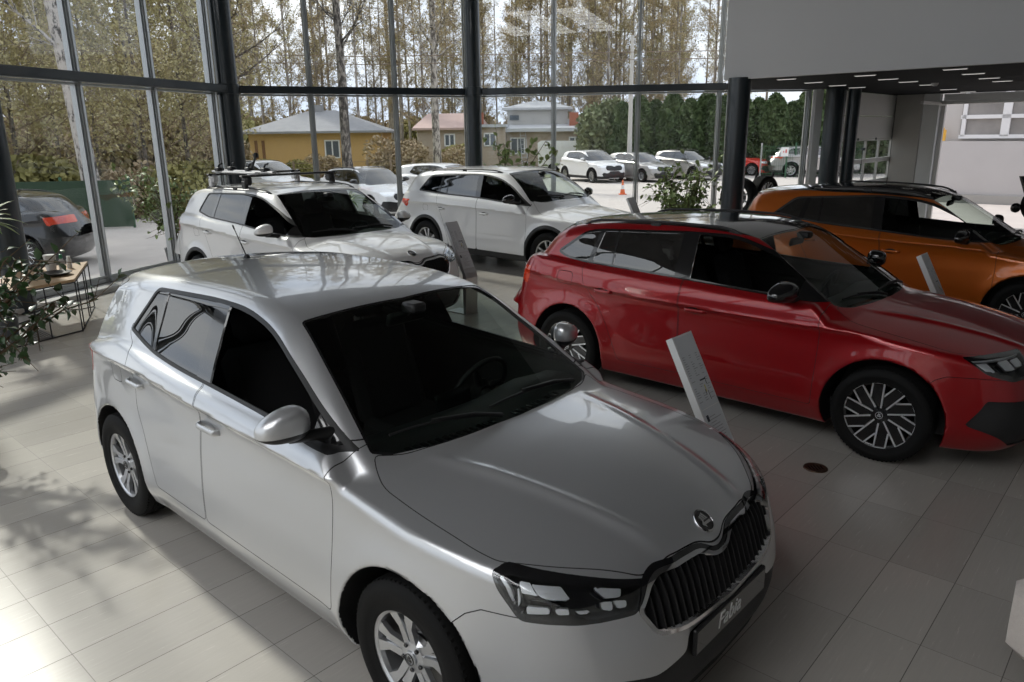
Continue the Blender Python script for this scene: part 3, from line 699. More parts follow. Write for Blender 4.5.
def islands(T):
    """split triangles into connected pieces"""
    if len(T) == 0: return []
    U, inv = np.unique(T, return_inverse=True); I = inv.reshape(T.shape); lab = np.arange(len(U))
    while True:
        mn = lab[I].min(1); new = lab.copy()
        for k in range(3): np.minimum.at(new, I[:, k], mn)
        new = new[new]
        if (new == lab).all(): break
        lab = new
    c = lab[I[:, 0]]; out = [T[c == v] for v in np.unique(c)]
    return [t for t in out if len(t) > 12]
def build_car(sp, label, group, loc, yaw, col, G, protos, name='car', h=.014, cat='car'):
    """a complete car as one thing; local x forward, y left, z up"""
    B = Body(sp); S = Shell(B, h)
    near = h < .03
    root = empty(name, (*loc, 0), yaw); tag(root, label, cat, group)
    inner = G['liner']
    pt = [col, inner]
    hub = sp['hub_z']; ra = sp['arch_r']
    ypos = lambda v: v[:, 1]
    D = sp['cuts']
    # order matters: each cut takes from what is left
    S.take_f('arch_liner', lambda V: np.maximum(np.minimum.reduce([np.hypot(V[:, 0] - w, V[:, 2] - hub) for w in sp['wheels']]) - (ra + .0015), .4 - V[:, 1]))
    S.take_f('underbody', lambda V: V[:, 2] - sp['floor'] - .006)
    gp = .004 if near else 0
    zlow = sp.get('hood_cond', lambda V: .60 - V[:, 2])
    if 'grille' in D: S.take('grille_mouth', 'front', D['grille'], lambda V: sp['wheels'][1] + .35 - V[:, 0], 0)
    if 'lamp' in D: S.take('lamp', D.get('lamp_axis', 'corner'), D['lamp'], lambda V: sp['wheels'][1] - V[:, 0], 0)
    S.take('bonnet', 'top', D['hood'], zlow, gp)
    S.take('windscreen', 'top', D['ws'], lambda V: sp['belt_front'] - V[:, 2], 0)
    S.take('dlo', 'side', D['dlo'], lambda V: .35 - V[:, 1], 0)
    if 'tail' in D: S.take('tail_lamp', D.get('tail_axis', 'rcorner'), D['tail'], lambda V: V[:, 0] - .3, 0)
    if 'rearglass' in D: S.take('rear_glass', 'front', D['rearglass'], lambda V: V[:, 0] - .3, 0)
    if near and 'tailgate' in D: S.take('tailgate', 'front', D['tailgate'], lambda V: V[:, 0] + .1, gp)
    if 'intake' in D: S.take('intake', 'front', D['intake'], lambda V: sp['wheels'][1] + .30 - V[:, 0], 0)
    if 'roofpanel' in D: S.take('roof_panel', 'top', D['roofpanel'], lambda V: 1.2 - V[:, 2], 0 if sp.get('roof_mat') else gp)
    if near:
        S.take('front_door', 'side', D['fdoor'], lambda V: .3 - V[:, 1], gp)
        S.take('rear_door', 'side', D['rdoor'], lambda V: .3 - V[:, 1], gp)
    if 'clad' in sp: 
        cw = sp['clad']
        S.take_f('arch_cladding', lambda V: np.maximum(np.minimum.reduce([np.hypot(V[:, 0] - w, V[:, 2] - hub) for w in sp['wheels']]) - (ra + cw), .4 - V[:, 1]))
    if 'sill_z' in sp:
        S.take_f('sill_trim', lambda V: np.maximum(V[:, 2] - sp['sill_z'], .3 - V[:, 1]))
    if near and 'bumper' in D: S.take('front_bumper', 'side', D['bumper'], None, gp)
    if near and 'flap' in D: S.take('fuel_flap', 'side', D['flap'], lambda V: .3 - V[:, 1], gp)
    th = .02 if near else 0
    E = S.emit
    body = E(S.rest, 'body_shell', pt if near else col, root, mode='both', thick=th)
    for side in (-1, 1):
        for t_ in islands(S.parts['arch_liner']): E(t_, 'arch_liner', G['satin'], root, side)
    E(S.parts['underbody'], 'underbody', G['satin'], root, mode='both')
    bon = E(S.parts['bonnet'], 'bonnet', pt, root, mode='both', thick=th)
    rp = sp.get('roof_mat')
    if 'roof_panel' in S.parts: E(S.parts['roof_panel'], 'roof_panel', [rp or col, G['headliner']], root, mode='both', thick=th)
    if 'tailgate' in S.parts: tg = E(S.parts['tailgate'], 'tailgate', pt, root, mode='both', thick=th)
    if 'front_bumper' in S.parts: E(S.parts['front_bumper'], 'front_bumper', pt, root, mode='both', thick=th)
    # windscreen: black printed band round clear glass
    if near:
        T = S.parts['windscreen']; inn, band = S.cut(T, S.sd('top', D['ws'], lambda V: -.1) + .012)
        pass
        wo = E(inn, 'windscreen', sp.get('ws_mat', G['wglass']), root, mode='both', push=-.003)
        E(band, 'windscreen_seal', G['black'], wo, mode='both', push=-.003, thick=.008)
    else: E(S.parts['windscreen'], 'windscreen', G['black'] if sp.get('far') else G['wglass'], root, mode='both')
    if 'rear_glass' in S.parts: E(S.parts['rear_glass'], 'rear_window', G['dglass'], root, mode='both')
    for side in (-1, 1):
        if near:
            fd = E(S.parts['front_door'], 'front_door', pt, root, side, thick=th)
            rd = E(S.parts['rear_door'], 'rear_door', pt, root, side, thick=th)
        else: fd = rd = root
        if 'fuel_flap' in S.parts and side < 0: E(S.parts['fuel_flap'], 'fuel_flap', pt, root, side, thick=.005)
        # side windows
        T = S.parts['dlo']; sdv = S.sd('side', D['dlo'], lambda V: -.1 + 0 * V[:, 0])
        glassT, trim = S.cut(T, sdv + sp.get('dlo_trim', .014))
        if side == -1: S.parts['_g'] = glassT; S.parts['_t'] = trim; S.parts['_p'] = []; 
        if side == -1:
            rest = S.parts['_g']; pill = []
            for q in D['pillars']:
                S.parts['_x'] = rest; S.take('_pill', 'side', q, lambda V: .3 - V[:, 1], 0, '_x'); rest = S.parts['_x']
            S.parts['_g'] = rest
            xs = D['gsplit']
            S.parts['_x'] = rest
            S.take('_fw', 'side', [(xs[0][0], xs[0][1]), (xs[1][0], xs[1][1]), (9, 1.6), (9, .5)], lambda V: .3 - V[:, 1], 0, '_x')
            S.parts['_rw'] = S.parts['_x']
        E(S.parts['_t'], 'window_trim', sp.get('trim_mat', G['satin']), root, side, push=.002, thick=.012)
        for t_ in (islands(S.parts['_pill']) if near else [S.parts['_pill']]): E(t_, 'pillar_trim', G['black'], root, side, push=.001, thick=.02)
        if sp.get('front_glass', False): E(S.parts['_fw'], 'front_door_window', G['glass'] if near else G['dglass'], fd if near else root, side, push=-.004)
        for t_ in (islands(S.parts['_rw']) if near else [S.parts['_rw']]): E(t_, 'side_window', G['dglass'], rd if near else root, side, push=-.004)
        if 'tail_lamp' in S.parts: E(S.parts['tail_lamp'], 'tail_lamp', sp.get('tail_mat', G['redlens']), root, side, push=.003, thick=.012)
        for t_ in islands(S.parts.get('arch_cladding', [])): E(t_, 'arch_cladding', G['plastic'], root, side, push=.004, thick=.012)
        for t_ in islands(S.parts.get('sill_trim', [])): E(t_, 'sill_trim', sp.get('sill_mat', G['plastic']), root, side, push=.004, thick=.012)
        if 'lamp' in S.parts: head_lamp(S, sp, D, G, root, side, near)
        for wx in sp['wheels']:
            make_wheel(sp['wheel_style'], hub + .001, sp.get('tyre_w', .195), sp['rim_r'], G, root, wx, -sp['track'] if side < 0 else sp['track'], hub + .001, protos)
        if near:
            door_handles(S, sp, G, col, fd, rd, side)
        door_mirror(S, sp, G, col, fd if near else root, side)
        if 'rails' in sp: roof_rail(S, sp, G, root, side)
    # front face
    front_face(S, sp, D, G, root, near, col)
    if near: wipers(S, sp, D, G, root)
    cabin(sp, G, root, near)
    return root, S

def surf_y(S, x, z, y0=1.1):
    """outer surface half width at a side-view point"""
    a, b = .2, y0
    P = lambda y: S.b.F(np.array([[x, y, z]]))[0]
    ys = np.arange(y0, .1, -.02)
    f = S.b.F(np.stack([np.full(len(ys), x), ys, np.full(len(ys), z)], -1))
    k = np.argmax(f < 0)
    if f[k] >= 0: return None
    a, b = ys[k], ys[k - 1]
    for _ in range(20):
        m = (a + b) / 2
        if P(m) < 0: a = m
        else: b = m
    return a
def surf_x(S, y, z):
    xs = np.arange(S.b.S['nose'] + .1, S.b.S['wheels'][1] - .3, -.01)
    f = S.b.F(np.stack([xs, np.full(len(xs), y), np.full(len(xs), z)], -1)); k = np.argmax(f < 0)
    if f[k] >= 0: return None
    a, b = xs[k], xs[k - 1]
    for _ in range(18):
        m = (a + b) / 2
        if S.b.F(np.array([[m, y, z]]))[0] < 0: a = m
        else: b = m
    return a
def surf_z(S, x, y):
    zs = np.arange(S.b.S['height'] + .05, .3, -.01)
    f = S.b.F(np.stack([np.full(len(zs), x), np.full(len(zs), y), zs], -1)); k = np.argmax(f < 0)
    a, b = zs[k], zs[k - 1]
    for _ in range(18):
        m = (a + b) / 2
        if S.b.F(np.array([[x, y, m]]))[0] < 0: a = m
        else: b = m
    return a
def door_handles(S, sp, G, col, fd, rd, side):
    for door, (x, z) in ((fd, sp['handles'][0]), (rd, sp['handles'][1])):
        y = surf_y(S, x, z); m = MB(); L = .095
        def pt(u, out, dz=0):
            yy = surf_y(S, x + u, z + dz); return (x + u, (yy + out) * side, z + dz)
        n = 12; pts = []; rr = []
        for i in range(n + 1):
            u = -L + 2 * L * i / n; k = max(0, min(1, (1 - abs(u) / L) * 5)); pts.append(pt(u, -.004 + .030 * math.sqrt(k))); rr.append(.012)
        V = []; 
        for i, p in enumerate(pts):       # flattened oval grip
            for a in np.linspace(0, 2 * math.pi, 10, endpoint=False):
                V.append((p[0], p[1] + side * .008 * math.cos(a), p[2] + .014 * math.sin(a)))
        F = [(i * 10 + k, i * 10 + (k + 1) % 10, (i + 1) * 10 + (k + 1) % 10, (i + 1) * 10 + k) for i in range(n) for k in range(10)]
        if side > 0: F = [f[::-1] for f in F]
        F += [tuple(range(10)), tuple(range(n * 10, n * 10 + 10))]
        m.add(V, F)
        h = m.build('door_handle', [sp.get('handle_mat', col)], door, True, 50)
        # recess bowl behind the grip
        q = MB(); yy = y
        c = 16; V = [(x - .005, (yy + .0005) * side, z)]
        for a in np.linspace(0, 2 * math.pi, c, endpoint=False):
            u, w = .062 * math.cos(a), .026 * math.sin(a); V.append((x - .005 + u, (surf_y(S, x - .005 + u, z + w) + .0022) * side, z + w))
        V[0] = (V[0][0], (yy + .003) * side, V[0][2])
        F = [(0, 1 + k, 1 + (k + 1) % c) for k in range(c)]
        if side > 0: F = [f[::-1] for f in F]
        q.add(V, F); q.build('handle_recess', [G['alloy'] if sp.get('handle_light') else G['satin']], door, True)
def door_mirror(S, sp, G, col, parent, side):
    mx, mz = sp['mirror'] if side < 0 else sp.get('mirror_far', sp['mirror']); y0 = surf_y(S, mx + .02, mz - .06) or .8
    L = sp.get('mirror_len', .20)
    cx, cy, cz = mx, y0 + .03 + L / 2 + .045, mz
    near = S.b.S.get('near', True)
    def shell(zlo, zhi, grow=0.):
        """rounded housing: superellipsoid, flat glass side to the rear, pinched towards the tip"""
        V = []; nu, nv = 20, 12; 
        for i in range(nv + 1):
            a = -math.pi / 2 + math.pi * i / nv
            for k in range(nu):
                b = 2 * math.pi * k / nu
                pw = lambda t, e: math.copysign(abs(t)**e, t)
                ux = pw(math.cos(a), .7) * pw(math.cos(b), .75); uy = pw(math.cos(a), .7) * pw(math.sin(b), .75); uz = pw(math.sin(a), .75)
                uz = max(zlo, min(zhi, uz))
                tip = (uy + 1) / 2
                px = ux * (.085 * sp.get('mirror_w', 1) + grow) * (1 - .25 * tip) * (1.0 if ux > 0 else .45)
                px += -.035 * tip
                pz = uz * (.074 + grow) * (1 - .42 * tip**2) + .010 * (1 - tip) - .012 * tip**2
                V.append((cx + px, side * (cy + uy * (L / 2 + grow)), cz + pz))
        F = [(i * nu + k, i * nu + (k + 1) % nu, (i + 1) * nu + (k + 1) % nu, (i + 1) * nu + k) for i in range(nv) for k in range(nu)]
        if side < 0: F = [f[::-1] for f in F]
        return V, F
    m = MB(); m.add(*shell(-.45, 1))
    o = m.build('door_mirror', [sp.get('mirror_mat', col)], parent, True, 50)
    b = MB(); b.add(*shell(-1, -.40, -.002))
    # arm and sail plate
    b.tube([(cx + .03, side * (y0 - .02), cz - .075), (cx + .02, side * (y0 + .05), cz - .062), (cx, side * (cy - L * .1), cz - .052)], [.03, .024, .02], 10)
    b.build('mirror_base', [G['satin']], o, True, 50)
    g = MB(); gx = cx - .040
    V = [(gx - .006, side * (cy + u * L * .43), cz + w * .050) for u, w in ((-1, -.9), (-.9, -1), (.75, -.8), (.95, -.5), (.85, .6), (.6, .85), (-.8, 1), (-1, .8))]
    g.add(V, [tuple(range(8))] if side > 0 else [tuple(range(8))[::-1]])
    g.build('mirror_glass', [G['chrome']], o)
    return o
def roof_rail(S, sp, G, root, side):
    x0, x1, ro = sp['rails']; m = MB(); pts = []; n = 26
    for i in range(n + 1):
        t = i / n; x = x0 + (x1 - x0) * t
        y = ro - .03 * abs(2 * t - 1)**3
        z = surf_z(S, x, y); e = max(0, min(1, min(t, 1 - t) * 9))
        pts.append((x, side * y, z + sp.get('rail_h', .035) * math.sqrt(e) - .006))
    m.tube(pts, .011, 8)
    for t in (.02, .5, .98) if sp.get('rail_feet', True) else ():
        i = int(t * n); p = pts[i]; m.box((p[0], p[1], p[2] - .02), (.09, .016, .035), bev=.004)
    m.build('roof_rail', [sp.get('rail_mat', G['satin'])], root, True, 50)
def head_lamp(S, sp, D, G, root, side, near):
    T = S.parts['lamp']; E = S.emit
    lens = E(T, 'head_lamp', G['lens'] if near else G['reflector'], root, side)
    if not near: return
    E(T, 'lamp_housing', G['black'], lens, side, push=-.045)
    ax = D.get('lamp_axis', 'corner')
    sdv = S.sd(ax, D['lamp'], lambda V: -.1 + 0 * V[:, 0])
    _, rim = S.cut(T, sdv + .012)
    E(rim, 'lamp_rim', G['black'], lens, side, push=-.001, thick=.044)
    # bright reflector facets following the cover
    for q in D.get('lamp_facets', []):
        S.parts['_x'] = T; S.parts.pop('_fc', None)
        S.take('_fc', ax, q, lambda V: sp['wheels'][1] - V[:, 0], 0, '_x')
        E(S.parts['_fc'], 'lamp_reflector', G['reflector'], lens, side, push=-.016, thick=.020)
def wipers(S, sp, D, G, root):
    xb = max(p[0] for p in D['ws'])
    for yp, L in ((.50, .60), (-.08, .50)):
        P = []
        for i in range(9):
            t = i / 8; y = yp - L * t; x = xb - .045 - .27 * y * y - .05 * math.sin(t * 2.2); P.append((x, y, surf_z(S, x, y) + .012))
        m = MB(); m.tube(P, .006, 6); m.tube([(xb - .03 - .27 * yp * yp, yp, P[0][2] - .004), (P[2][0] + .01, P[2][1], P[2][2] + .014), (P[5][0], P[5][1], P[5][2] + .012)], [.011, .008, .006], 6)
        m.build('wiper', [G['satin']], root, True, 50)
def front_face(S, sp, D, G, root, near, col):
    E = S.emit
    if 'grille_mouth' in S.parts:
        T = S.parts['grille_mouth']
        if not near:
            E(T, 'grille', G['satin'], root, mode='both'); 
        else:
            gi = D['grille_in']
            inn0, lip = S.cut(T, S.sd('front', gi, lambda V: -.1 + 0 * V[:, 0]))
            inn, rim = S.cut(inn0, S.sd('front', gi, lambda V: -.1 + 0 * V[:, 0]) + D.get('grille_rim', .013))
            frame = E(rim, 'grille_frame', G['chrome'], root, mode='both', push=.007, thick=.05)
            if len(lip): E(lip, 'grille_surround', G['black'], frame, mode='both', push=.004, thick=.04)
            back = E(inn, 'grille', G['satin'], root, mode='both', push=-.055)
            # upright slats, in pairs of thin blades
            gp = np.array([p[:2] for p in D['grille']]); y1 = gp[:, 0].max()
            m = MB(); n = int(y1 / .036)
            for k in range(-n, n + 1):
                y = k * .036 + .018
                zs = np.linspace(gp[:, 1].min(), gp[:, 1].max(), 60); sd = poly_sd(np.stack([np.full(60, abs(y)), zs], -1), D['grille_in'])
                ok = zs[sd < -D.get('grille_rim', .013)]
                if len(ok) < 5: continue
                z0, z1 = ok[0], ok[-1]; Q = []
                for z in np.linspace(z0, z1, 7):
                    x = surf_x(S, abs(y), z)
                    if x is not None: Q.append((x, z))
                V = []; 
                for x, z in Q: V += [(x - .045, y - .009, z), (x - .004, y - .0035, z), (x - .004, y + .0035, z), (x - .045, y + .009, z)]
                F = [(4 * i + a, 4 * i + a + 1, 4 * i + a + 5, 4 * i + a + 4) for i in range(len(Q) - 1) for a in range(3)]
                m.add(V, F)
            m.build('grille_slats', [G['satin']], frame)
    if 'intake' in S.parts:
        E(S.parts['intake'], 'lower_intake', G['plastic'] if near else G['satin'], root, mode='both', push=-.012 if near else 0, thick=.03 if near else 0)
def local_frame(S, p, side=0):
    n = S.b.normals(np.array([p]))[0]; n = Vector(n); y = Vector((0, 1, 0)); y = (y - n * y.dot(n)).normalized(); u = n.cross(y).normalized()
    return Matrix((( y.x, u.x, n.x, p[0]), (y.y, u.y, n.y, p[1]), (y.z, u.z, n.z, p[2]), (0, 0, 0, 1)))
def bonnet_badge(S, x, r, G, parent):
    M = local_frame(S, (x, 0, surf_z(S, x, 0)))
    m = MB(); m.lathe([(0, .004), (r * .86, .004), (r * .88, .001)], 32, M); o = m.build('badge', [G['black']], parent, True, 30)
    q = MB(); q.lathe([(r * .84, 0), (r * .86, .007), (r, .006), (r * 1.03, 0)], 36, M)
    q.build('badge_ring', [G['chrome']], o, True, 40)
    e = MB()
    emblem_polys(lambda pl: e.prism([(-a * r * .95, b * r * .95) for a, b in pl][::-1], .003, .0065, M))
    e.build('badge_arrow', [G['chrome']], o)
def plate_text(txt, parent, M, size, mat, name='plate_lettering'):
    c = bpy.data.curves.new(name, 'FONT'); c.body = txt; c.size = size; c.align_x = 'CENTER'; c.align_y = 'CENTER'; c.extrude = .001; c.shear = .25; c.space_character = 1.02
    c.materials.append(mat); t_ = bpy.data.objects.new(name, c); C.objects.link(t_); me = bpy.data.meshes.new_from_object(t_.evaluated_get(bpy.context.evaluated_depsgraph_get())); C.objects.unlink(t_); bpy.data.objects.remove(t_)
    o = bpy.data.objects.new(name, me); link(o, parent); o.matrix_local = M; return o
def cabin(sp, G, root, near):
    m = MB(); fx = sp['cabin'][0]; L = sp['cabin'][1]; zs = sp.get('seat_z', .55); hh = sp['height']
    # floor tub, dashboard, seats
    if not near:
        m.box(((sp['wheels'][1] * .5), 0, .45), (sp['wheels'][1] + .3, 1.2, .3))
        m.build('cabin_floor', [G['satin']], root); return
    f = MB(); f.box((fx - .75, 0, .30), (2.6, 1.36, .05)); f.box((fx - .75, 0, .40), (1.9, .24, .26), bev=.03)
    f.build('cabin_floor', [G['liner']], root)
    d = MB(); bz = sp['belt_front']
    n = 14; V = []; W = sp.get('dash_w', .66)
    prof = [(fx + .42, bz - .06), (fx + .28, bz - .02), (fx + .12, bz - .005), (fx - .02, bz - .02), (fx - .06, bz - .05), (fx - .065, bz - .10), (fx - .03, bz - .16), (fx - .03, bz - .28), (fx + .04, bz - .45), (fx + .2, bz - .5)]
    for i in range(n + 1):
        y = -W + 2 * W * i / n
        hump = .028 * math.exp(-((y - .36) / .16)**2)
        back = -.10 * (abs(y) / W)**2
        for j, (x, z) in enumerate(prof): V.append((x + back * (1 if j < 2 else .35), y, z + (hump if 2 <= j <= 4 else 0)))
    k = len(prof); F = [(i * k + j, i * k + j + 1, (i + 1) * k + j + 1, (i + 1) * k + j) for i in range(n) for j in range(k - 1)]
    d.add(V, F)
    dash = d.build('dashboard', [G['dash']], root, True, 40)
    v = MB()
    for i in range(26):       # demister slots along the top
        y = -.52 + i * .036
        if -.06 < y < .02: continue
        v.box((fx + .26 - .08 * (y / W)**2, y, bz - .012), (.035, .018, .006), mi=0)
    v.build('demister_vents', [G['black']], dash)
    sc = MB(); sc.box((fx - .075, 0, bz - .03), (.018, .22, .13), bev=.005, M=Matrix.Rotation(R(-12), 3, 'Y')); sc.build('centre_screen', [G['black']], dash)
    # steering wheel
    st = MB(); M = Matrix.Translation((fx - .27, .36, bz - .09)) @ Matrix.Rotation(R(-65), 4, 'Y')
    st.tube([tuple(M @ Vector((.185 * math.cos(a), .185 * math.sin(a), 0))) for a in np.linspace(0, 2 * math.pi, 36, endpoint=False)], .014, 8, closed=True)
    for a in (90, 210, 330): st.tube([tuple(M @ Vector((.03 * math.cos(R(a)), .03 * math.sin(R(a)), -.01))), tuple(M @ Vector((.18 * math.cos(R(a)), .18 * math.sin(R(a)), 0)))], [.028, .012], 8)
    st.lathe([(0, .022), (.05, .018), (.065, -.005), (.05, -.04), (0, -.04)], 20, M)
    st.tube([tuple(M @ Vector((0, 0, -.04))), (fx - .06, .36, bz - .20)], .035, 8)
    st.build('steering_wheel', [G['dash']], root, True, 50)
    def seat(x, y, w, name, rear=False):
        s = MB(); sz = zs - (.04 if not rear else 0)
        s.box((x, y, sz - .03), (.50, w, .15), bev=.05)
        for yy in (-1, 1): s.box((x, y + yy * (w / 2 - .05), sz + .015), (.46, .09, .13), bev=.04)
        Mb = Matrix.Rotation(R(-17 if not rear else -24), 3, 'Y')
        s.box((x - .31, y, sz + .30), (.13, w * .93, .62), bev=.055, M=Mb)
        for yy in (-1, 1): s.box((x - .275, y + yy * (w / 2 - .06), sz + .24), (.13, .09, .46), bev=.04, M=Mb)
        o = s.build(name, [G['trimgrey']], root, True, 40)
        hr = MB()
        for yy in ((0,) if not rear else (-.32, .32)):
            hr.box((x - .435, y + yy, sz + .70), (.10, .26, .19), bev=.05, M=Mb)
            for k in (-.06, .06): hr.tube([(x - .425, y + yy + k, sz + .66), (x - .40, y + yy + k, sz + .56)], .006, 6)
        hr.build('headrest', [G['trimgrey']], o, True, 40)
    seat(fx - .78, .36, .50, 'driver_seat'); seat(fx - .78, -.36, .50, 'passenger_seat'); seat(fx - 1.62, 0, 1.24, 'rear_seat', True)
    # inner mirror below the windscreen header
    x, z = sp['inner_mirror']; im = MB()
    im.box((x, 0, z), (.03, .24, .065), bev=.012, M=Matrix.Rotation(R(12), 3, 'Y')); im.tube([(x, 0, z), (x + .05, 0, z + .06)], .012, 6)
    im.box((x + .06, 0, z + .055), (.10, .09, .05), bev=.012)
    im.build('interior_mirror', [G['satin']], root, True, 40)
# ================================================================ world, camera, light
sc = bpy.context.scene
sc.view_settings.view_transform = 'Standard'; sc.view_settings.look = 'None'; sc.view_settings.gamma = 1; sc.view_settings.use_curve_mapping = False
sc.view_settings.exposure = EXPO
sc.cycles.max_bounces = 10; sc.cycles.transparent_max_bounces = 24; sc.cycles.glossy_bounces = 5; sc.cycles.diffuse_bounces = 4; sc.cycles.transmission_bounces = 8
sc.cycles.caustics_reflective = False; sc.cycles.caustics_refractive = False; sc.cycles.sample_clamp_indirect = 6
sc.cycles.use_denoising = True
cam = bpy.data.cameras.new('camera'); co = link(bpy.data.objects.new('camera', cam)); C0 = (751.14, .268254, -.012625, 2.1523)
cam.sensor_width = 36; cam.lens = C0[0] / 1024 * 36; cam.clip_end = 600
cp, sn = math.cos(C0[1]), math.sin(C0[1]); fwd = Vector((0, cp, -sn)); right = Vector((1, 0, 0)); up = right.cross(fwd)
cr, sr = math.cos(C0[2]), math.sin(C0[2]); r2 = cr * right + sr * up; u2 = -sr * right + cr * up
co.matrix_world = Matrix(((r2.x, u2.x, -fwd.x, 0), (r2.y, u2.y, -fwd.y, 0), (r2.z, u2.z, -fwd.z, C0[3]), (0, 0, 0, 1)))
sc.camera = co
w = bpy.data.worlds.new('sky'); sc.world = w; w.use_nodes = True; nt = w.node_tree; nt.nodes.clear()
wo = nt.nodes.new('ShaderNodeOutputWorld'); bg = nt.nodes.new('ShaderNodeBackground')
tc = nt.nodes.new('ShaderNodeTexCoord'); mp = nt.nodes.new('ShaderNodeMapping'); mp.inputs['Scale'].default_value = (1, 1, 3)
nz = nt.nodes.new('ShaderNodeTexNoise'); nz.inputs['Scale'].default_value = 2.2; nz.inputs['Detail'].default_value = 7; nz.inputs['Roughness'].default_value = .55
cr_ = nt.nodes.new('ShaderNodeValToRGB')
cr_.color_ramp.elements[0].position = .42; cr_.color_ramp.elements[0].color = (.62, .68, .82, 1)
cr_.color_ramp.elements[1].position = .60; cr_.color_ramp.elements[1].color = (.92, .92, .96, 1)
nt.links.new(tc.outputs['Generated'], mp.inputs[0]); nt.links.new(mp.outputs[0], nz.inputs['Vector']); nt.links.new(nz.outputs['Fac'], cr_.inputs['Fac'])
nt.links.new(cr_.outputs['Color'], bg.inputs['Color']); bg.inputs['Strength'].default_value = SKY
nt.links.new(bg.outputs[0], wo.inputs[0])
sun = bpy.data.lights.new('sun', 'SUN'); sun.energy = SUN; sun.angle = R(2.5); sun.color = (1, .95, .87)
so = link(bpy.data.objects.new('sun', sun)); az, el = R(SUN_AZ), R(SUN_EL)
sd_ = Vector((math.cos(az) * math.cos(el), math.sin(az) * math.cos(el), math.sin(el))); so.rotation_euler = sd_.to_track_quat('Z', 'Y').to_euler(); so.location = (-20, 20, 20)

# ================================================================ materials of the place
TA = R(-42.0)        # direction of the tile rows and of the parked cars
def tile_mat():
    m, nt, out = new_mat('floor_tiles'); N = nt.nodes.new; L = nt.links.new
    b = N('ShaderNodeBsdfPrincipled'); tc = N('ShaderNodeTexCoord'); rot = N('ShaderNodeMapping'); rot.vector_type = 'POINT'
    rot.inputs['Rotation'].default_value = (0, 0, -TA); L(tc.outputs['Object'], rot.inputs[0])
    off = N('ShaderNodeMapping'); off.inputs['Location'].default_value = (-TILE_A, -TILE_B, 0); L(rot.outputs[0], off.inputs[0])
    sx = N('ShaderNodeSeparateXYZ'); L(off.outputs[0], sx.inputs[0])
    def M(op, a, b_=None, c=None):
        n = N('ShaderNodeMath'); n.operation = op
        for i, q in enumerate((a, b_, c)):
            if q is None: continue
            if hasattr(q, 'links'): L(q, n.inputs[i])
            else: n.inputs[i].default_value = q
        return n.outputs[0]
    da = M('DIVIDE', sx.outputs[0], .3045); db = M('DIVIDE', sx.outputs[1], .613)
    fa = M('ABSOLUTE', M('SUBTRACT', M('FRACT', da), .5)); fb = M('ABSOLUTE', M('SUBTRACT', M('FRACT', db), .5))
    ja = M('GREATER_THAN', fa, .5 - .0035 / .3045 * .5); jb = M('GREATER_THAN', fb, .5 - .0035 / .613 * .5)
    jo = M('MAXIMUM', M('MULTIPLY', ja, 1.), M('MULTIPLY', jb, .7))
    ia = M('FLOOR', da); ib = M('FLOOR', db)
    cx = N('ShaderNodeCombineXYZ'); L(ia, cx.inputs[0]); L(ib, cx.inputs[1]); wn = N('ShaderNodeTexWhiteNoise'); L(cx.outputs[0], wn.inputs[0])
    st = N('ShaderNodeMapping'); st.inputs['Scale'].default_value = (60, 3.0, 1); L(off.outputs[0], st.inputs[0])
    ad = N('ShaderNodeVectorMath'); ad.operation = 'ADD'; L(st.outputs[0], ad.inputs[0]); L(wn.outputs['Color'], ad.inputs[1])
    n1 = N('ShaderNodeTexNoise'); n1.inputs['Scale'].default_value = 1.6; n1.inputs['Detail'].default_value = 9; n1.inputs['Roughness'].default_value = .7; L(ad.outputs[0], n1.inputs['Vector'])
    v = M('ADD', M('MULTIPLY', n1.outputs['Fac'], .13), M('MULTIPLY', wn.outputs['Value'], .12))
    rp = N('ShaderNodeValToRGB'); e = rp.color_ramp.elements; e[0].position = .05; e[0].color = (*FLOOR_D, 1); e[1].position = .22; e[1].color = (*FLOOR_L, 1); L(v, rp.inputs['Fac'])
    mx = N('ShaderNodeMixRGB'); L(jo, mx.inputs[0]); L(rp.outputs[0], mx.inputs[1]); mx.inputs[2].default_value = (.11, .10, .09, 1); L(mx.outputs[0], b.inputs['Base Color'])
    r = M('ADD', M('MULTIPLY', n1.outputs['Fac'], .16), .17); L(M('ADD', r, M('MULTIPLY', jo, .4)), b.inputs['Roughness'])
    b.inputs['Specular IOR Level'].default_value = .5
    L(b.outputs[0], out.inputs[0]); return m
M_floor = tile_mat()
M_wall = pbr('painted_wall', (.62, .62, .61), .7, bump=(60, .05))
M_ceil = pbr('hall_ceiling', (.10, .10, .105), .8, noise=(3, (.13, .13, .135), .2))
M_fascia = pbr('grey_fascia', (.60, .60, .60), .6, noise=(.8, (.63, .63, .63), .3))
M_soffit = pbr('black_soffit', (.006, .007, .009), .9, spec=.1)
M_steel = pbr('dark_blue_steel', (.012, .020, .026), .35, 0, .3, noise=(30, (.015, .024, .031), .3))
M_alu = pbr('mullion_alu', (.42, .44, .45), .35, .6, noise=(40, (.38, .40, .41), .3))
M_plinth = pbr('plinth_stone', (.42, .41, .39), .4, noise=(8, (.48, .47, .45), .3))
M_glass = glass('facade_glass', (.95, .97, .96), .55, 1.36)
M_asph = pbr('pale_asphalt', (.50, .455, .42), .9, noise=(1.5, (.57, .52, .48), .3), bump=(60, .2))
M_grass = pbr('rough_grass', (.16, .19, .06), .95, noise=(1.2, (.30, .27, .11), .25), bump=(25, .8))
M_pave = pbr('pavers', (.36, .28, .21), .9, noise=(3, (.44, .35, .27), .3), bump=(30, .3))
M_white = pbr('white_lacquer', (.78, .78, .78), .35)

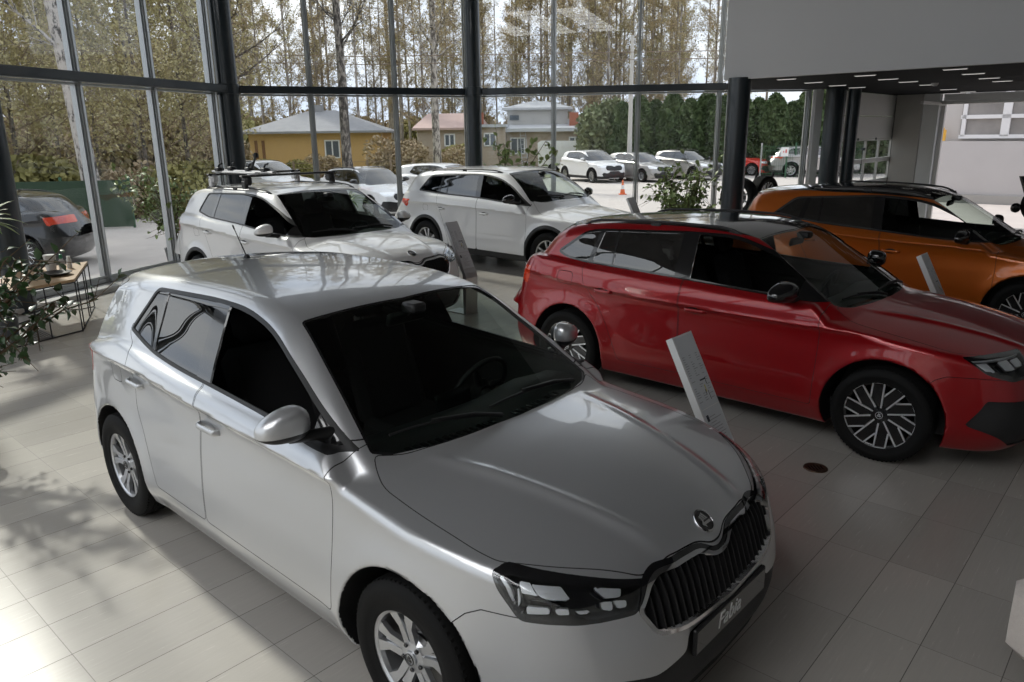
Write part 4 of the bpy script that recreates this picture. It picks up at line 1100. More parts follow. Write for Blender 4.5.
def wallseg(name, a, b, z0, z1, t, mat, kind='structure'):
    a = Vector((*a[:2], 0)); b = Vector((*b[:2], 0)); d = b - a; L = d.length; ang = math.atan2(d.y, d.x)
    m = MB(); c = (a + b) / 2; m.box((0, 0, 0), (L, t, z1 - z0)); o = m.build(name, [mat]); o.location = (c.x, c.y, (z0 + z1) / 2); o.rotation_euler = (0, 0, ang); o['kind'] = kind; return o
ZT = 3.0; HTOP = 6.9
DIRL = Vector((.288, .957, 0)).normalized()
PC = Vector((-5.12, 14.48, 0)); PM = Vector((-.80, 16.33, 0)); PR = Vector((4.24, 15.51, 0)); PE = Vector((5.96, 15.55, 0))
PL = PC - DIRL * 16.5
FA = Vector((math.cos(TA), math.sin(TA), 0)); FB = Vector((-math.sin(TA), math.cos(TA), 0))
GA = PE + Vector((.35, -.1, 0))                       # near end of the sectional-door wall
GB = GA + FB * 4.3                                   # its far end
GC = GB + FA * 15.0
# floor and ceiling cover the whole hall, camera gallery included
fp = [PL, PC, PM, PR, PE, GA, GB, GC, GC - FB * 16 , Vector((6, -8, 0)), Vector((-8.5, -10.4, 0))]
m = MB(); m.prism([(p.x, p.y) for p in fp[::-1]][::-1], -.2, 0); o = m.build('floor', [M_floor]); o['kind'] = 'structure'
m = MB(); m.prism([(p.x, p.y) for p in fp], HTOP, HTOP + .2); o = m.build('ceiling', [M_ceil]); o['kind'] = 'structure'
def facade(nm, A, B, muls, z1=HTOP, transoms=(ZT,), plinth=True, side=-1):
    d = (B - A); L = d.length; u = d.normalized(); ang = math.atan2(u.y, u.x)
    g = MB(); g.box((L / 2, 0, z1 / 2 + .04), (L, .016, z1 - .08)); root = g.build('window_' + nm, [M_glass]); root.location = A; root.rotation_euler = (0, 0, ang); root['kind'] = 'structure'
    f = MB()
    for t in muls:
        f.box((t, .0, z1 / 2), (.055, .15, z1), bev=.006)
        f.box((t, side * .095, z1 / 2), (.012, .05, z1))
        for dx in (-.045, .045): f.box((t + dx, side * .03, z1 / 2), (.016, .035, z1))
    f.box((L / 2, 0, .12), (L, .12, .07), bev=.005); f.box((L / 2, side * .05, .175), (L, .03, .03))
    for z in transoms: f.box((L / 2, 0, z - .085), (L, .13, .03)); 
    f.build('window_frame', [M_alu], root)
    for z in transoms:
        q = MB(); q.box((L / 2, side * .16, z), (L, .20, .13), bev=.01); q.build('transom_beam', [M_steel], root)
    if plinth:
        q = MB(); q.box((L / 2, side * .16, .04), (L, .42, .08), bev=.01); q.build('window_sill', [M_plinth], root)
    return root
Ld = (PC - PL).length
s0 = Ld - (PC - Vector((-6.16, 11.2, 0))).length
facade('1', PL, PC, [s0 + k * 1.46 for k in range(-8, 3)])
Lm = (PM - PC).length; m1 = (Vector((-3.89, 15.25, 0)) - PC).length; m2 = (Vector((-2.31, 15.79, 0)) - PC).length
facade('2', PC, PM, [.1, m1, m2, Lm - .1])
Lm = (PR - PM).length
facade('3', PM, PR, [.1, Lm * .34, Lm * .672, Lm - .1])
facade('4', PR, PE, [.1, (PE - PR).length - .06], z1=3.3)
# upper window above the gallery roof edge
wallseg('wall_far_upper', PR, PE + Vector((1, 0, 0)), 3.3, HTOP, .2, M_wall)
def column(x, y, r, z1, label, z0=0):
    m = MB(); m.lathe([(r + .03, 0), (r + .03, .02), (r, .03), (r, z1 - z0)], 40)
    for z in (ZT,) if z1 > 4 else ():
        m.lathe([(r, z - .09), (r + .02, z - .085), (r + .02, z + .085), (r, z + .09)], 40)
    o = m.build('column', [M_steel], None, True, 40); o.location = (x, y, z0); tag(o, label, 'column', 'dark steel columns of the showroom'); return o
column(-6.38, 9.56, .185, HTOP, 'dark blue round column at the left edge, behind the bench table')
column(-5.05, 14.22, .185, HTOP, 'dark blue round column in the glass corner, behind the car with the roof carrier')
column(-.72, 16.02, .155, HTOP, 'slim dark blue round column in the middle of the glass front')
column(3.47, 11.9, .165, 2.93, 'dark blue round column carrying the grey fascia corner, behind the red car')
# gallery block with its grey fascia and black soffit
F0 = Vector((3.30, 12.06, 0)); ZS = 2.93
F1 = F0 + FA * 11.0
gpoly = [F0, F0 + FA * 24, GB + FA * 24, GB, GA, PE + Vector((.05, -.1, 0)), PR + Vector((.25, -.1, 0))]
m = MB(); m.prism([(p.x, p.y) for p in gpoly], ZS, ZS + .04); o = m.build('ceiling_lower', [M_soffit]); o['kind'] = 'structure'
wallseg('trim_2', F0 - FA * .0, F0 + FA * 20, ZS - .02, HTOP, .12, M_fascia)
wallseg('trim_3', F0 + FB * .05 + FA * .06, PR + Vector((.2, -.25, 0)), ZS + .02, HTOP, .12, M_fascia)
# recessed strip lamps
sl = [(257, 233), (337, 243), (408, 252), (490, 222), (558, 233), (618, 241), (678, 250), (466, 258), (757, 203), (811, 217), (858, 230), (897, 239), (737, 264), (795, 271)]
def px(u, v, z):
    """point of the horizontal plane z seen at photo position (u, v)"""
    d = fwd * C0[0] + r2 * (u - 512) + u2 * (341 - v); t = (z - C0[3]) / d.z; return Vector((0, 0, C0[3])) + d * t
M_lamp = pbr('strip_lamp', (.8, .8, .8), .4, emit=(1, .97, .92), estr=.35)
M_lampf = pbr('lamp_frame', (.5, .5, .5), .4)
for k, (u, v) in enumerate(sl):
    p = px(700 + u / 2.966, v / 2.966, ZS)
    a = round((p.dot(FA)) / .62) * .62; b = p.dot(FB)
    m = MB(); m.box((0, 0, 0), (.055, .30, .012), bev=.003); o = m.build('ceiling_lamp', [M_lampf]); o.location = (p.x, p.y, ZS - .006); o.rotation_euler = (0, 0, TA + R(90))
    q = MB(); q.box((0, 0, -.007), (.04, .28, .004)); q.build('diffuser', [M_lamp], o)
    tag(o, 'thin recessed strip lamp in the black soffit', 'ceiling light', 'strip lamps in the black soffit')
p = px(935, 83, ZS); m = MB(); m.lathe([(0, -.05), (.03, -.05), (.05, -.03), (.06, 0)], 16); o = m.build('smoke_detector', [M_lampf], None, True, 40); o.location = p; tag(o, 'small round detector among the lamps of the black soffit', 'detector')
# walls behind and beside the camera
wallseg('wall_back', (-8.6, -10.4), (6, -8), 0, HTOP, .2, M_wall)
PN = PL - Vector((-.15, 1, 0)).normalized() * 9
facade('5', PN, PL, [.1 + 1.48 * k for k in range(7)])
wallseg('wall_right', Vector((6, -8, 0)), GC - FB * 16, 0, HTOP, .2, M_wall)
wallseg('wall_right_far', GC - FB * 16, GC, 0, HTOP, .2, M_wall)
# right side beneath the gallery: light pilaster, columns, sectional door, concrete piers, open door
M_conc = pbr('smooth_concrete', (.34, .33, .31), .7, noise=(2, (.40, .385, .36), .3), bump=(40, .1))
M_pale = pbr('pale_pilaster', (.55, .56, .56), .5, noise=(2, (.6, .61, .61), .3))
o = wallseg('trim_5', PE + Vector((.03, -.1, 0)), PE + Vector((.17, -.11, 0)), 0, ZS, .22, M_pale)
column(6.25, 15.1, .165, ZS, 'dark blue round column right of the pale pilaster')
wallseg('trim_6', GA + FB * .1 + FA * .0, GA + FB * .32, 0, ZS, .2, M_conc)
column(6.62, 15.1, .12, ZS, 'slimmer dark blue column left of the sectional door')
# sectional door wall
def door_sectional(A, B):
    d = B - A; L = d.length; ang = math.atan2(d.y, d.x); H = ZS
    m = MB()
    n = 6; zz = np.linspace(.02, H, n + 1); ws = (2,)
    for i in range(n):
        if i in (1, 2, 3):   # glazed rows
            m.box((L / 2, 0, zz[i] + .03), (L, .045, .06)); m.box((L / 2, 0, zz[i + 1] - .02), (L, .045, .04))
            for t in np.linspace(0, L, 5): m.box((t, 0, (zz[i] + zz[i + 1]) / 2), (.06, .045, zz[i + 1] - zz[i] - .004))
        else: m.box((L / 2, 0, (zz[i] + zz[i + 1]) / 2), (L, .045, zz[i + 1] - zz[i] - .012), bev=.004)
        if i in (0, 4, 5):
            for q in (.2, .4, .6, .8): m.box((L / 2, -.024, zz[i] + q * (zz[1] - zz[0])), (L - .02, .004, .006))
    o = m.build('door_1', [pbr('door_panel', (.55, .55, .54), .45, noise=(4, (.58, .58, .57), .3))]); o.location = A; o.rotation_euler = (0, 0, ang); o['kind'] = 'structure'
    g = MB(); g.box((L / 2, 0, (zz[1] + zz[4]) / 2), (L, .008, zz[4] - zz[1])); g.build('door_glazing', [M_glass], o)
    h = MB()
    for t in (L * .33, L * .66): h.box((t, -.04, zz[4] + .0), (.05, .02, .05), bev=.004)
    h.box((L * .42, -.06, 1.75), (.10, .07, .06), bev=.01); h.tube([(L * .42, -.05, 1.75), (L * .42, -.05, 1.3)], .006, 6); h.build('door_hardware', [M_steel], o)
    f = MB()
    for t in (-.04, L + .03): f.box((t, -.05, H / 2), (.09, .12, H))
    f.build('door_frame', [M_steel], o)
GA2 = GA + FB * .55
door_sectional(GA2, GB - FB * .1)
# pier and the open overhead door to the yard
wallseg('trim_7', GB + FA * .05, GB + FA * .62, 0, ZS, .34, M_conc)
wallseg('trim_8', GB + FA * .66 - FB * .12, GB + FA * .98 - FB * .12, 0, ZS, .22, M_pale)
wallseg('wall_side', GB + FA * 6.2, GC, 0, ZS, .2, M_wall)
m = MB()
A = GB + FA * 1.0
for k, (off, z) in enumerate(((.0, 2.74), (.35, 2.72))): m.box((2.6, -off, z), (5.2, .05, .07), bev=.008)
m.box((.03, -.9, 2.70), (.06, 1.9, .06)); m.box((.03, 0, 1.4), (.08, .12, 2.75)); m.box((5.17, 0, 1.4), (.08, .12, 2.75)); m.box((2.6, .06, 2.84), (5.2, .05, .16))
o = m.build('door_2', [pbr('door_track', (.55, .54, .52), .35, .4)]); o.location = A; o.rotation_euler = (0, 0, TA); o['kind'] = 'structure'
# drain cover
def drain(p):
    m = MB(); m.lathe([(0, .004), (.055, .004), (.062, .006), (.075, .006), (.078, 0)], 36); o = m.build('floor_drain', [pbr('bronze_cover', (.10, .065, .045), .4, .7)], None, True, 30)
    s = MB()
    for k in range(-2, 3): s.box((k * .02, 0, .0046), (.006, .075 - abs(k) * .012, .002))
    s.build('drain_slots', [M_soffit], o); o.location = (p.x, p.y, 0); tag(o, 'round bronze drain cover in the floor before the red car', 'drain cover')
drain(px(815.5, 468, 0))

# ---- added glow panels, unseen fill light over the hall's left front
M_fill = pbr('fill_glow', (.8, .8, .8), .4, emit=(.97, .98, 1), estr=FILL_L)
for k, x in enumerate((-6.6, -4.6, -2.6)):
    m = MB(); m.box((0, 0, 0), (1.3, 7.4, .06), bev=.01); o = m.build('window_%d' % (6 + k), [M_lampf]); o.location = (x, -2.6, HTOP - .03); o['kind'] = 'structure'  # framed like a skylight, but added only to brighten the hall
    q = MB(); q.box((0, 0, -.035), (1.18, 7.28, .01)); q.build('fill_pane', [M_fill], o)
    f = MB()
    for t in range(1, 6): f.box((0, -3.7 + t * 7.4 / 6, -.045), (1.2, .05, .02))
    f.build('fill_bars', [M_alu], o)
G = car_mats(); protos = {}
silver = paint('silver_paint', (.62, .63, .645), .7, .30)
red = paint('red_paint', (.34, .0015, .006), .35, .28)
orange = paint('orange_paint', (.52, .12, .008), .45, .30)
white = paint('white_paint', (.74, .74, .74), .05, .4)
KOD['mirror_mat'] = ORA['mirror_mat'] = SCA['mirror_mat'] = G['black']
SCA['roof_mat'] = ORA['roof_mat'] = G['black']; SCA['rail_mat'] = G['satin']; KOD['rail_mat'] = ORA['rail_mat'] = KAR['rail_mat'] = G['satin']
SCA['tail_mat'] = KOD['tail_mat'] = G['orangelens']; SCA['trim_mat'] = G['black']
rp = lambda x0, x1, w: [(x0, -.2), (x1, -.2), (x1, w - .02), (x1 - .1, w), (x0 + .1, w), (x0, w - .06)]
SCA['cuts']['roofpanel'] = rounded([(-.45, -.2, 0), (1.66, -.2, 0), (1.66, 0, 0), (1.64, .53, .03), (1.4, .575, .2), (.6, .585, .2), (-.1, .56, .1), (-.40, .50, .05), (-.45, 0, 0)], .02, 5)
ORA['cuts']['roofpanel'] = rounded([(-.45, -.2, 0), (1.68, -.2, 0), (1.68, 0, 0), (1.66, .55, .03), (1.4, .60, .2), (.6, .61, .2), (-.1, .58, .1), (-.38, .52, .05), (-.45, 0, 0)], .02, 5)
DC = 'display cars in the showroom'
FABCAR, FS = build_car(FAB, 'silver hatchback with dark grille nearest the camera, bonnet towards the lower right', DC, (-1.7112, 4.6776), -.74246, silver, G, protos, h=.0125)
SCACAR, SS = build_car(SCA, 'glossy red five-door car with black roof, standing right of the silver hatchback', DC, (1.0668, 7.0932), -.74615, red, G, protos, h=.0145)
KODCAR, KS = build_car(KOD, 'large white estate car with grey wheel arches, behind the red car', DC, (-.8783, 13.9349), -.7492, white, G, protos, h=.018)
KARCAR, QS = build_car(KAR, 'white estate car carrying a roof rack with clamps, behind the silver hatchback', DC, (-3.524, 10.464), -.7387, white, G, protos, h=.018)
ORACAR, OS_ = build_car(ORA, 'orange estate car with black roof rails, behind the red car at the right edge', DC, (3.765, 9.773), -.7234, orange, G, protos, h=.018)

def child(root, nm): return [c for c in root.children if c.name.split('.')[0] == nm][0]
bonnet_badge(FS, 3.262, .046, G, child(FABCAR, 'bonnet'))
bonnet_badge(QS, 3.29, .05, G, child(KARCAR, 'bonnet'))
m = MB(); m.box((3.392, 0, .476), (.014, .54, .102), bev=.004); pl = m.build('number_plate', [G['satin']], FABCAR)
m = MB(); m.box((3.3995, 0, .476), (.002, .525, .088)); m.build('plate_face', [G['black']], pl)
plate_text('Fabia', pl, Matrix.Translation((3.4015, -.03, .478)) @ Matrix(((0, 0, 1, 0), (1, 0, 0, 0), (0, 1, 0, 0), (0, 0, 0, 1))), .085, G['white'])
m = MB(); zt_ = surf_z(FS, .118, 0); m.lathe([(.022, -.004), (.018, .012), (.008, .022), (0, .022)], 14, Matrix.Translation((.118, 0, zt_))); m.tube([(.115, 0, zt_ + .01), (-.014, 0, zt_ + .185)], [.0045, .003], 6); m.tube([(-.002, 0, zt_ + .168), (-.018, 0, zt_ + .19)], .0055, 6)
m.build('antenna', [G['satin']], FABCAR, True, 40)
for sd2 in (-1, 1):      # round cap of the towing eye beside the grille
    pass
# dark rear end piece beside the tailgate glass of the silver car
# ================================================================ the yard, houses and trees outside
ZG = -.25
def gp(u, v, z=ZG): return px(u, v, z)
def xy_at(u, depth):
    """ground position at photo column u and distance depth ahead"""
    return Vector(((u - 512) / C0[0] * depth * 1.02, depth, ZG))
m = MB(); m.box((0, 0, 0), (260, 240, .3)); o = m.build('ground', [M_asph]); o.location = (0, 72, ZG - .15)
# keep the yard slab outside the hall: it lies below the hall floor
o['kind'] = 'structure'
m = MB(); gl = [(-75, 22), (-14, 21.5), (-9, 30), (-2, 38), (5, 47), (7, 52), (60, 52), (90, 150), (-110, 150)]
m.prism(gl, 0, .06); o = m.build('grass', [M_grass]); o.location = (0, 0, ZG); tag(o, kind='stuff')
pav = [PL + Vector((-1.6, -.3, 0)), PC + Vector((-1.6, .9, 0)), PM + Vector((-.2, 1.7, 0)), PR + Vector((.2, 1.6, 0)), PR + Vector((.1, .1, 0)), PM + Vector((0, .1, 0)), PC + Vector((-.1, .1, 0)), PL + Vector((-.1, 0, 0))]
m = MB(); m.prism([(p.x, p.y) for p in pav], 0, .04); o = m.build('trim_1', [M_pave]); o.location = (0, 0, ZG); o['kind'] = 'structure'

rng = np.random.default_rng(7)
def rot_quads(C_, size, rng, aspect=1.6, up=0.):
    """random leaf quads (folded diamonds) centred on points C_"""
    n = len(C_); a = rng.normal(size=(n, 3)); a[:, 2] += up; a /= np.linalg.norm(a, axis=1)[:, None]
    b = rng.normal(size=(n, 3)); b -= a * (a * b).sum(1)[:, None]; b /= np.linalg.norm(b, axis=1)[:, None]
    s = size * rng.uniform(.6, 1.3, n)[:, None]
    V = np.stack([C_ - a * s * aspect * .5, C_ + b * s * .5, C_ + a * s * aspect * .5, C_ - b * s * .5], 1).reshape(-1, 3)
    F = np.arange(4 * n).reshape(n, 4); return V, F
def tubes_np(segs, n=4):
    """segs: (p0, p1, r0, r1) arrays -> verts, quads"""
    P0, P1, r0, r1 = segs; k = len(P0); d = P1 - P0; d /= np.linalg.norm(d, axis=1)[:, None] + 1e-9
    u = np.cross(d, np.array([.3, .5, .81])); u /= np.linalg.norm(u, axis=1)[:, None] + 1e-9; w_ = np.cross(d, u)
    a = np.linspace(0, 2 * np.pi, n, endpoint=False); ring = np.cos(a)[None, :, None] * u[:, None] + np.sin(a)[None, :, None] * w_[:, None]
    V = np.concatenate([P0[:, None] + ring * r0[:, None, None], P1[:, None] + ring * r1[:, None, None]], 1).reshape(-1, 3)
    base = (np.arange(k) * 2 * n)[:, None]; q = np.array([[i, (i + 1) % n, n + (i + 1) % n, n + i] for i in range(n)])
    return V, (base[:, :, None] + q[None]).reshape(-1, 4)
def bark_mat(name, light, dark, k=.5, sc=6.):
    if name in MATS: return MATS[name]
    m, nt, out = new_mat(name); b = nt.nodes.new('ShaderNodeBsdfPrincipled'); b.inputs['Roughness'].default_value = .9
    tc = nt.nodes.new('ShaderNodeTexCoord'); mp = nt.nodes.new('ShaderNodeMapping'); mp.inputs['Scale'].default_value = (1, 1, .45); nt.links.new(tc.outputs['Object'], mp.inputs[0])
    nz = nt.nodes.new('ShaderNodeTexNoise'); nz.inputs['Scale'].default_value = sc; nz.inputs['Detail'].default_value = 6; nz.inputs['Roughness'].default_value = .7; nt.links.new(mp.outputs[0], nz.inputs['Vector'])
    r = nt.nodes.new('ShaderNodeValToRGB'); r.color_ramp.elements[0].position = k - .05; r.color_ramp.elements[0].color = (*dark, 1); r.color_ramp.elements[1].position = k + .05; r.color_ramp.elements[1].color = (*light, 1)
    nt.links.new(nz.outputs['Fac'], r.inputs['Fac']); nt.links.new(r.outputs[0], b.inputs['Base Color']); nt.links.new(b.outputs[0], out.inputs[0]); MATS[name] = m; return m
M_birch = bark_mat('birch_bark', (.50, .46, .42), (.06, .05, .045), .46)
M_far = bark_mat('grove_bark', (.42, .37, .33), (.20, .17, .15), .5, 2.)
M_dark = bark_mat('dark_bark', (.22, .18, .15), (.07, .06, .05), .5, 8.)
M_twig = pbr('twigs', (.24, .18, .135), .9)
M_bud = pbr('spring_buds', (.50, .38, .22), .9, noise=(.35, (.42, .38, .20), .12))
M_bud2 = pbr('olive_buds', (.50, .43, .23), .9, noise=(.5, (.36, .33, .16), .15))
def tree_proto(seed, H, r, crown0, spread, nb, buds, bsize, bark, bud, twigs=True, lean=0., droop=0.):
    g = np.random.default_rng(seed)
    n = 12; t = np.linspace(0, 1, n); T = np.stack([lean * t * H + np.cumsum(g.normal(0, .012 * H / n * 3, n)) * .4, np.cumsum(g.normal(0, .012 * H / n * 3, n)) * .4, t * H], -1); T[0, :2] = 0
    rr = r * (1 - t * .82)
    mb = MB(); rr2 = rr.copy(); rr2[0] *= 1.35; mb.tube([tuple(p) for p in T], rr2, 9 if r > .15 else 6)
    P0, P1, R0, R1, BP = [], [], [], [], []
    for i in range(nb):
        h = crown0 + (1 - crown0) * g.uniform(0, .97)**.9; p = np.array([np.interp(h, t, T[:, k]) for k in range(3)])
        a = g.uniform(0, 2 * np.pi); L = spread * (1.15 - h) * g.uniform(.5, 1.1) + .5; up = g.uniform(.35, 1.0) 
        d = np.array([math.cos(a), math.sin(a), up]); d /= np.linalg.norm(d); q = p.copy(); br = max(.012, r * .32 * (1.1 - h))
        K = 4
        for k in range(K):
            q2 = q + d * L / K; P0.append(q); P1.append(q2); R0.append(br * (1 - k / K * .8)); R1.append(br * (1 - (k + 1) / K * .8))
            for j in range(3):
                dd = d + g.normal(0, .6, 3); dd /= np.linalg.norm(dd); s = q + (q2 - q) * g.uniform(); e = s + dd * L * .28 * g.uniform(.5, 1.2) - np.array([0, 0, droop * L * .2])
                P0.append(s); P1.append(e); R0.append(br * .35); R1.append(br * .12)
                for l in range(3):
                    dd2 = dd + g.normal(0, .7, 3); dd2[2] -= droop; s2 = s + (e - s) * g.uniform(.2, 1); e2 = s2 + dd2 * L * .14; P0.append(s2); P1.append(e2); R0.append(br * .15); R1.append(br * .06); BP.append((s2, e2))
                BP.append((s, e))
            q = q2; d = d + np.array([g.normal(0, .12), g.normal(0, .12), .14 - droop * .3]); d /= np.linalg.norm(d)
    V, F = tubes_np((np.array(P0), np.array(P1), np.array(R0), np.array(R1)), 3)
    trunk = mb.build('tree', [bark], None, True)
    br_o = mesh_obj('branches', V, F, [M_twig if r < .2 else bark])
    A = np.array([b[0] for b in BP]); B_ = np.array([b[1] for b in BP]); idx = g.integers(0, len(A), buds); tt = g.uniform(0, 1.1, buds)[:, None]
    Cc = A[idx] * (1 - tt) + B_[idx] * tt + g.normal(0, .10, (buds, 3))
    V, F = rot_quads(Cc, bsize, g); bo = mesh_obj('buds', V, F, [bud])
    return [trunk, br_o, bo]
def place_tree(proto, loc, rz, sc_, label, group, fresh, cat='tree'):
    new = list(proto) if fresh else []
    if not fresh:
        for o in proto: c = o.copy(); c.parent = None; C.objects.link(c); new.append(c)
    for o in new[1:]: o.parent = new[0]; o.location = (0, 0, 0)
    new[0].location = loc; new[0].rotation_euler = (0, 0, rz); new[0].scale = (sc_, sc_, sc_)
    if fresh: pass
    tag(new[0], label, cat, group); return new[0]
GROVE = [tree_proto(20 + k, 21 + 2 * (k % 3), .125 + .02 * (k % 2), .14 + .07 * (k % 3), 2.8, 44, 5200, .085, M_far, M_bud) for k in range(4)]
used = [False] * 4
g = np.random.default_rng(3)
def grove(n, u0, u1, d0, d1, label, group):
    for i in range(n):
        dpt = g.uniform(d0, d1); p = xy_at(g.uniform(u0, u1), dpt); k = int(g.integers(0, 4))
        place_tree(GROVE[k], p, g.uniform(0, 6.28), g.uniform(.85, 1.15), label, group, not used[k]); used[k] = True
grove(118, -60, 760, 66, 98, 'slender bare birch in the grove behind the houses', 'birches of the grove behind the houses')
grove(16, 440, 730, 67, 74, 'slender bare birch standing just behind the brick building', 'birches just behind the brick building')
M_mott = bark_mat('mottled_bark', (.30, .27, .235), (.055, .048, .042), .52, 7.)
M_birch2 = bark_mat('grey_birch_bark', (.46, .42, .37), (.10, .085, .075), .49, 7.)
# the nearer trees
t = tree_proto(51, 17, .235, .34, 3.8, 26, 900, .07, M_mott, M_bud, lean=-.004); place_tree(t, xy_at(358, 33), .4, 1, 'stout mottled trunk in front of the yellow house', None, True)
t = tree_proto(52, 18, .22, .30, 4.0, 28, 1200, .07, M_birch2, M_bud, lean=-.004); place_tree(t, xy_at(443, 39), 1.4, 1, 'white birch trunk standing left of the middle column', None, True)
t = tree_proto(53, 15, .27, .25, 4.5, 34, 5200, .085, M_birch, M_bud2, lean=-.06); place_tree(t, xy_at(113, 22.5), 0, 1, 'leaning birch behind the dark fence, seen through the left glass', None, True)
t = tree_proto(54, 13, .22, .30, 4.0, 30, 1500, .07, M_dark, M_bud, lean=.03); place_tree(t, xy_at(250, 30), 0, 1, 'dark trunk at the left corner of the yellow house', None, True)
t0 = tree_proto(55, 13, .085, .05, 4.2, 60, 15000, .085, M_dark, M_bud2)
lft = [(-10, 27, 1.0, 'olive budding tree at the far left edge of the glass'), (45, 29, 1.1, 'olive budding tree behind the black car'), (165, 27, .95, 'olive budding tree right of the leaning birch'), (205, 32, 1.1, 'olive budding tree behind the pot plant, left of the corner column'), (-70, 23, 1.0, 'olive budding tree beyond the left column'), (85, 38, 1.2, 'taller olive budding tree further back on the left'), (-45, 36, 1.2, 'olive budding tree in the back row, furthest left'), (5, 41, 1.2, 'olive budding tree in the back row behind the left column'), (120, 44, 1.3, 'olive budding tree in the back row behind the leaning birch'), (160, 38, 1.2, 'olive budding tree in the back row, left of the corner column'), (222, 48, 1.3, 'olive budding tree in the back row behind the corner column')]
for k, (u, dpt, s_, lb) in enumerate(lft): place_tree(t0, xy_at(u, dpt), k * 1.3, s_, lb, 'olive trees at the left', k == 0)
# shrubs: leafy heaps
def shrub_proto(seed, n, size, mat, sx=1., sz=1., lumps=7):
    g_ = np.random.default_rng(seed); c = g_.normal(0, .33, (lumps, 3)) * (sx, sx, sz * .8); c[:, 2] = np.abs(c[:, 2]) + .35 * sz; rr = g_.uniform(.35, .6, lumps)
    i = g_.integers(0, lumps, n); d = g_.normal(size=(n, 3)); d /= np.linalg.norm(d, axis=1)[:, None]; P = c[i] + d * (rr[i] * g_.uniform(.7, 1.05, n))[:, None] * (sx, sx, sz); P[:, 2] = np.maximum(P[:, 2], .02)
    V, F = rot_quads(P, size, g_); f = mesh_obj('shrub', V, F, [mat])
    st = MB()
    for k in range(6):
        a = k * 1.05; st.tube([(0, 0, 0), (math.cos(a) * .15, math.sin(a) * .15, .4 * sz), (math.cos(a) * .4 * sx, math.sin(a) * .4 * sx, .95 * sz)], [.03, .02, .01], 5)
    s_ = st.build('stems', [M_twig], f); return [f, s_]
M_sh1 = pbr('olive_shrub', (.24, .23, .07), .9, noise=(2, (.36, .32, .13), .2))
M_sh2 = pbr('russet_shrub', (.33, .24, .15), .9, noise=(2, (.42, .35, .22), .2))
s1 = shrub_proto(1, 5200, .09, M_sh1); s2 = shrub_proto(2, 3600, .08, M_sh2)
shr = [(20, 24.5, 1.9, 0), (60, 26, 1.8, 0), (150, 24, 1.4, 1), (190, 25, 1.5, 0), (215, 30, 1.5, 0), (275, 42, 1.2, 0), (310, 40, 1.2, 0), (385, 42, .75, 0), (400, 47, 1.6, 1), (415, 51, 2.0, 1), (455, 47, 1.5, 1), (465, 52, 1.7, 0), (570, 54, 1.8, 0), (-30, 26, 1.9, 0), (235, 44, 2.4, 1), (335, 47, 1.2, 1)]
fr1 = fr2 = True
for u, dpt, s_, kd in shr:
    fr = (fr1 if kd == 0 else fr2)
    o = place_tree(s1 if kd == 0 else s2, xy_at(u, dpt), u, s_, ('olive green' if kd == 0 else 'russet twiggy') + ' shrub ' + ({20: 'behind the black car', 60: 'right of the black car roof, behind the dark fence', 150: 'between leaning birch and pot plant', 190: 'behind the pot plant', 215: 'left of the corner column', 275: 'before the left end of the yellow house', 310: 'before the middle of the yellow house', 385: 'before the right end of the yellow house', 400: 'just right of the yellow house', 415: 'between yellow house and white birch', 455: 'right of the white birch', 465: 'behind the middle column', 570: 'at the right end of the brick building', -30: 'beyond the left column', 235: 'left of the yellow house', 335: 'beside the mottled trunk'}[u]), 'shrubs outside', fr, 'shrub')
    if kd == 0: fr1 = False
    else: fr2 = False
for k, (u, dpt, s_) in enumerate([(-60, 52, 4.), (-15, 56, 4.4), (30, 50, 3.6), (75, 57, 4.4), (120, 52, 4.), (160, 58, 4.6), (200, 55, 4.), (240, 62, 4.5)]):
    place_tree(s1 if k % 2 else s2, xy_at(u, dpt), u, s_, 'tall thicket shrub at the back of the left side', 'thicket behind the fence', False, 'shrub')
for k in range(16):
    place_tree(s2 if k % 3 else s1, xy_at(-20 + k * 50, 103), k * 2.1, 4.6, 'brown undergrowth at the far edge of the grove', 'undergrowth behind the grove', False, 'shrub')
# conifer hedge
def conifer_proto(seed):
    g_ = np.random.default_rng(seed); n = 9000; h = g_.uniform(0, 1, n)**1.1; a = g_.uniform(0, 6.283, n)
    R_ = 1.5 * (1 - h)**.45 * (.85 + .25 * np.sin(a * 5 + h * 17) * .5) * g_.uniform(.72, 1.04, n)
    P = np.stack([np.cos(a) * R_, np.sin(a) * R_, .1 + h * 4.3], -1); V, F = rot_quads(P, .16, g_, 2.2, .6); f = mesh_obj('conifer', V, F, [M_con])
    st = MB(); st.tube([(0, 0, 0), (0, 0, 4.2)], [.1, .02], 6); s_ = st.build('trunk', [M_dark], f); return [f, s_]
M_con = pbr('conifer_green', (.045, .08, .03), .85, noise=(1.5, (.11, .15, .055), .22))
M_con2 = pbr('grey_green', (.13, .16, .08), .85, noise=(1.5, (.22, .24, .12), .22))
cp0 = conifer_proto(5)
for k, (u, s_) in enumerate([(618, .92), (634, 1.0), (650, .95), (666, 1.02), (682, .96), (698, 1.05), (714, .98), (730, 1.02), (746, .96), (762, 1.0), (778, .9), (794, 1.1), (810, 1.25), (826, 1.2), (842, 1.1), (858, 1.2)]):
    place_tree(cp0, xy_at(u, 45 + (k % 3) * .6), k * 1.7, s_, 'dark green conifer in the dense hedge row', 'conifers of the hedge row', k == 0)
w1 = shrub_proto(9, 9000, .10, M_con2, 1.2, 1.6, 9); place_tree(w1, xy_at(603, 47), 0, 2.0, 'grey-green bushy tree at the left end of the conifer hedge', None, True)

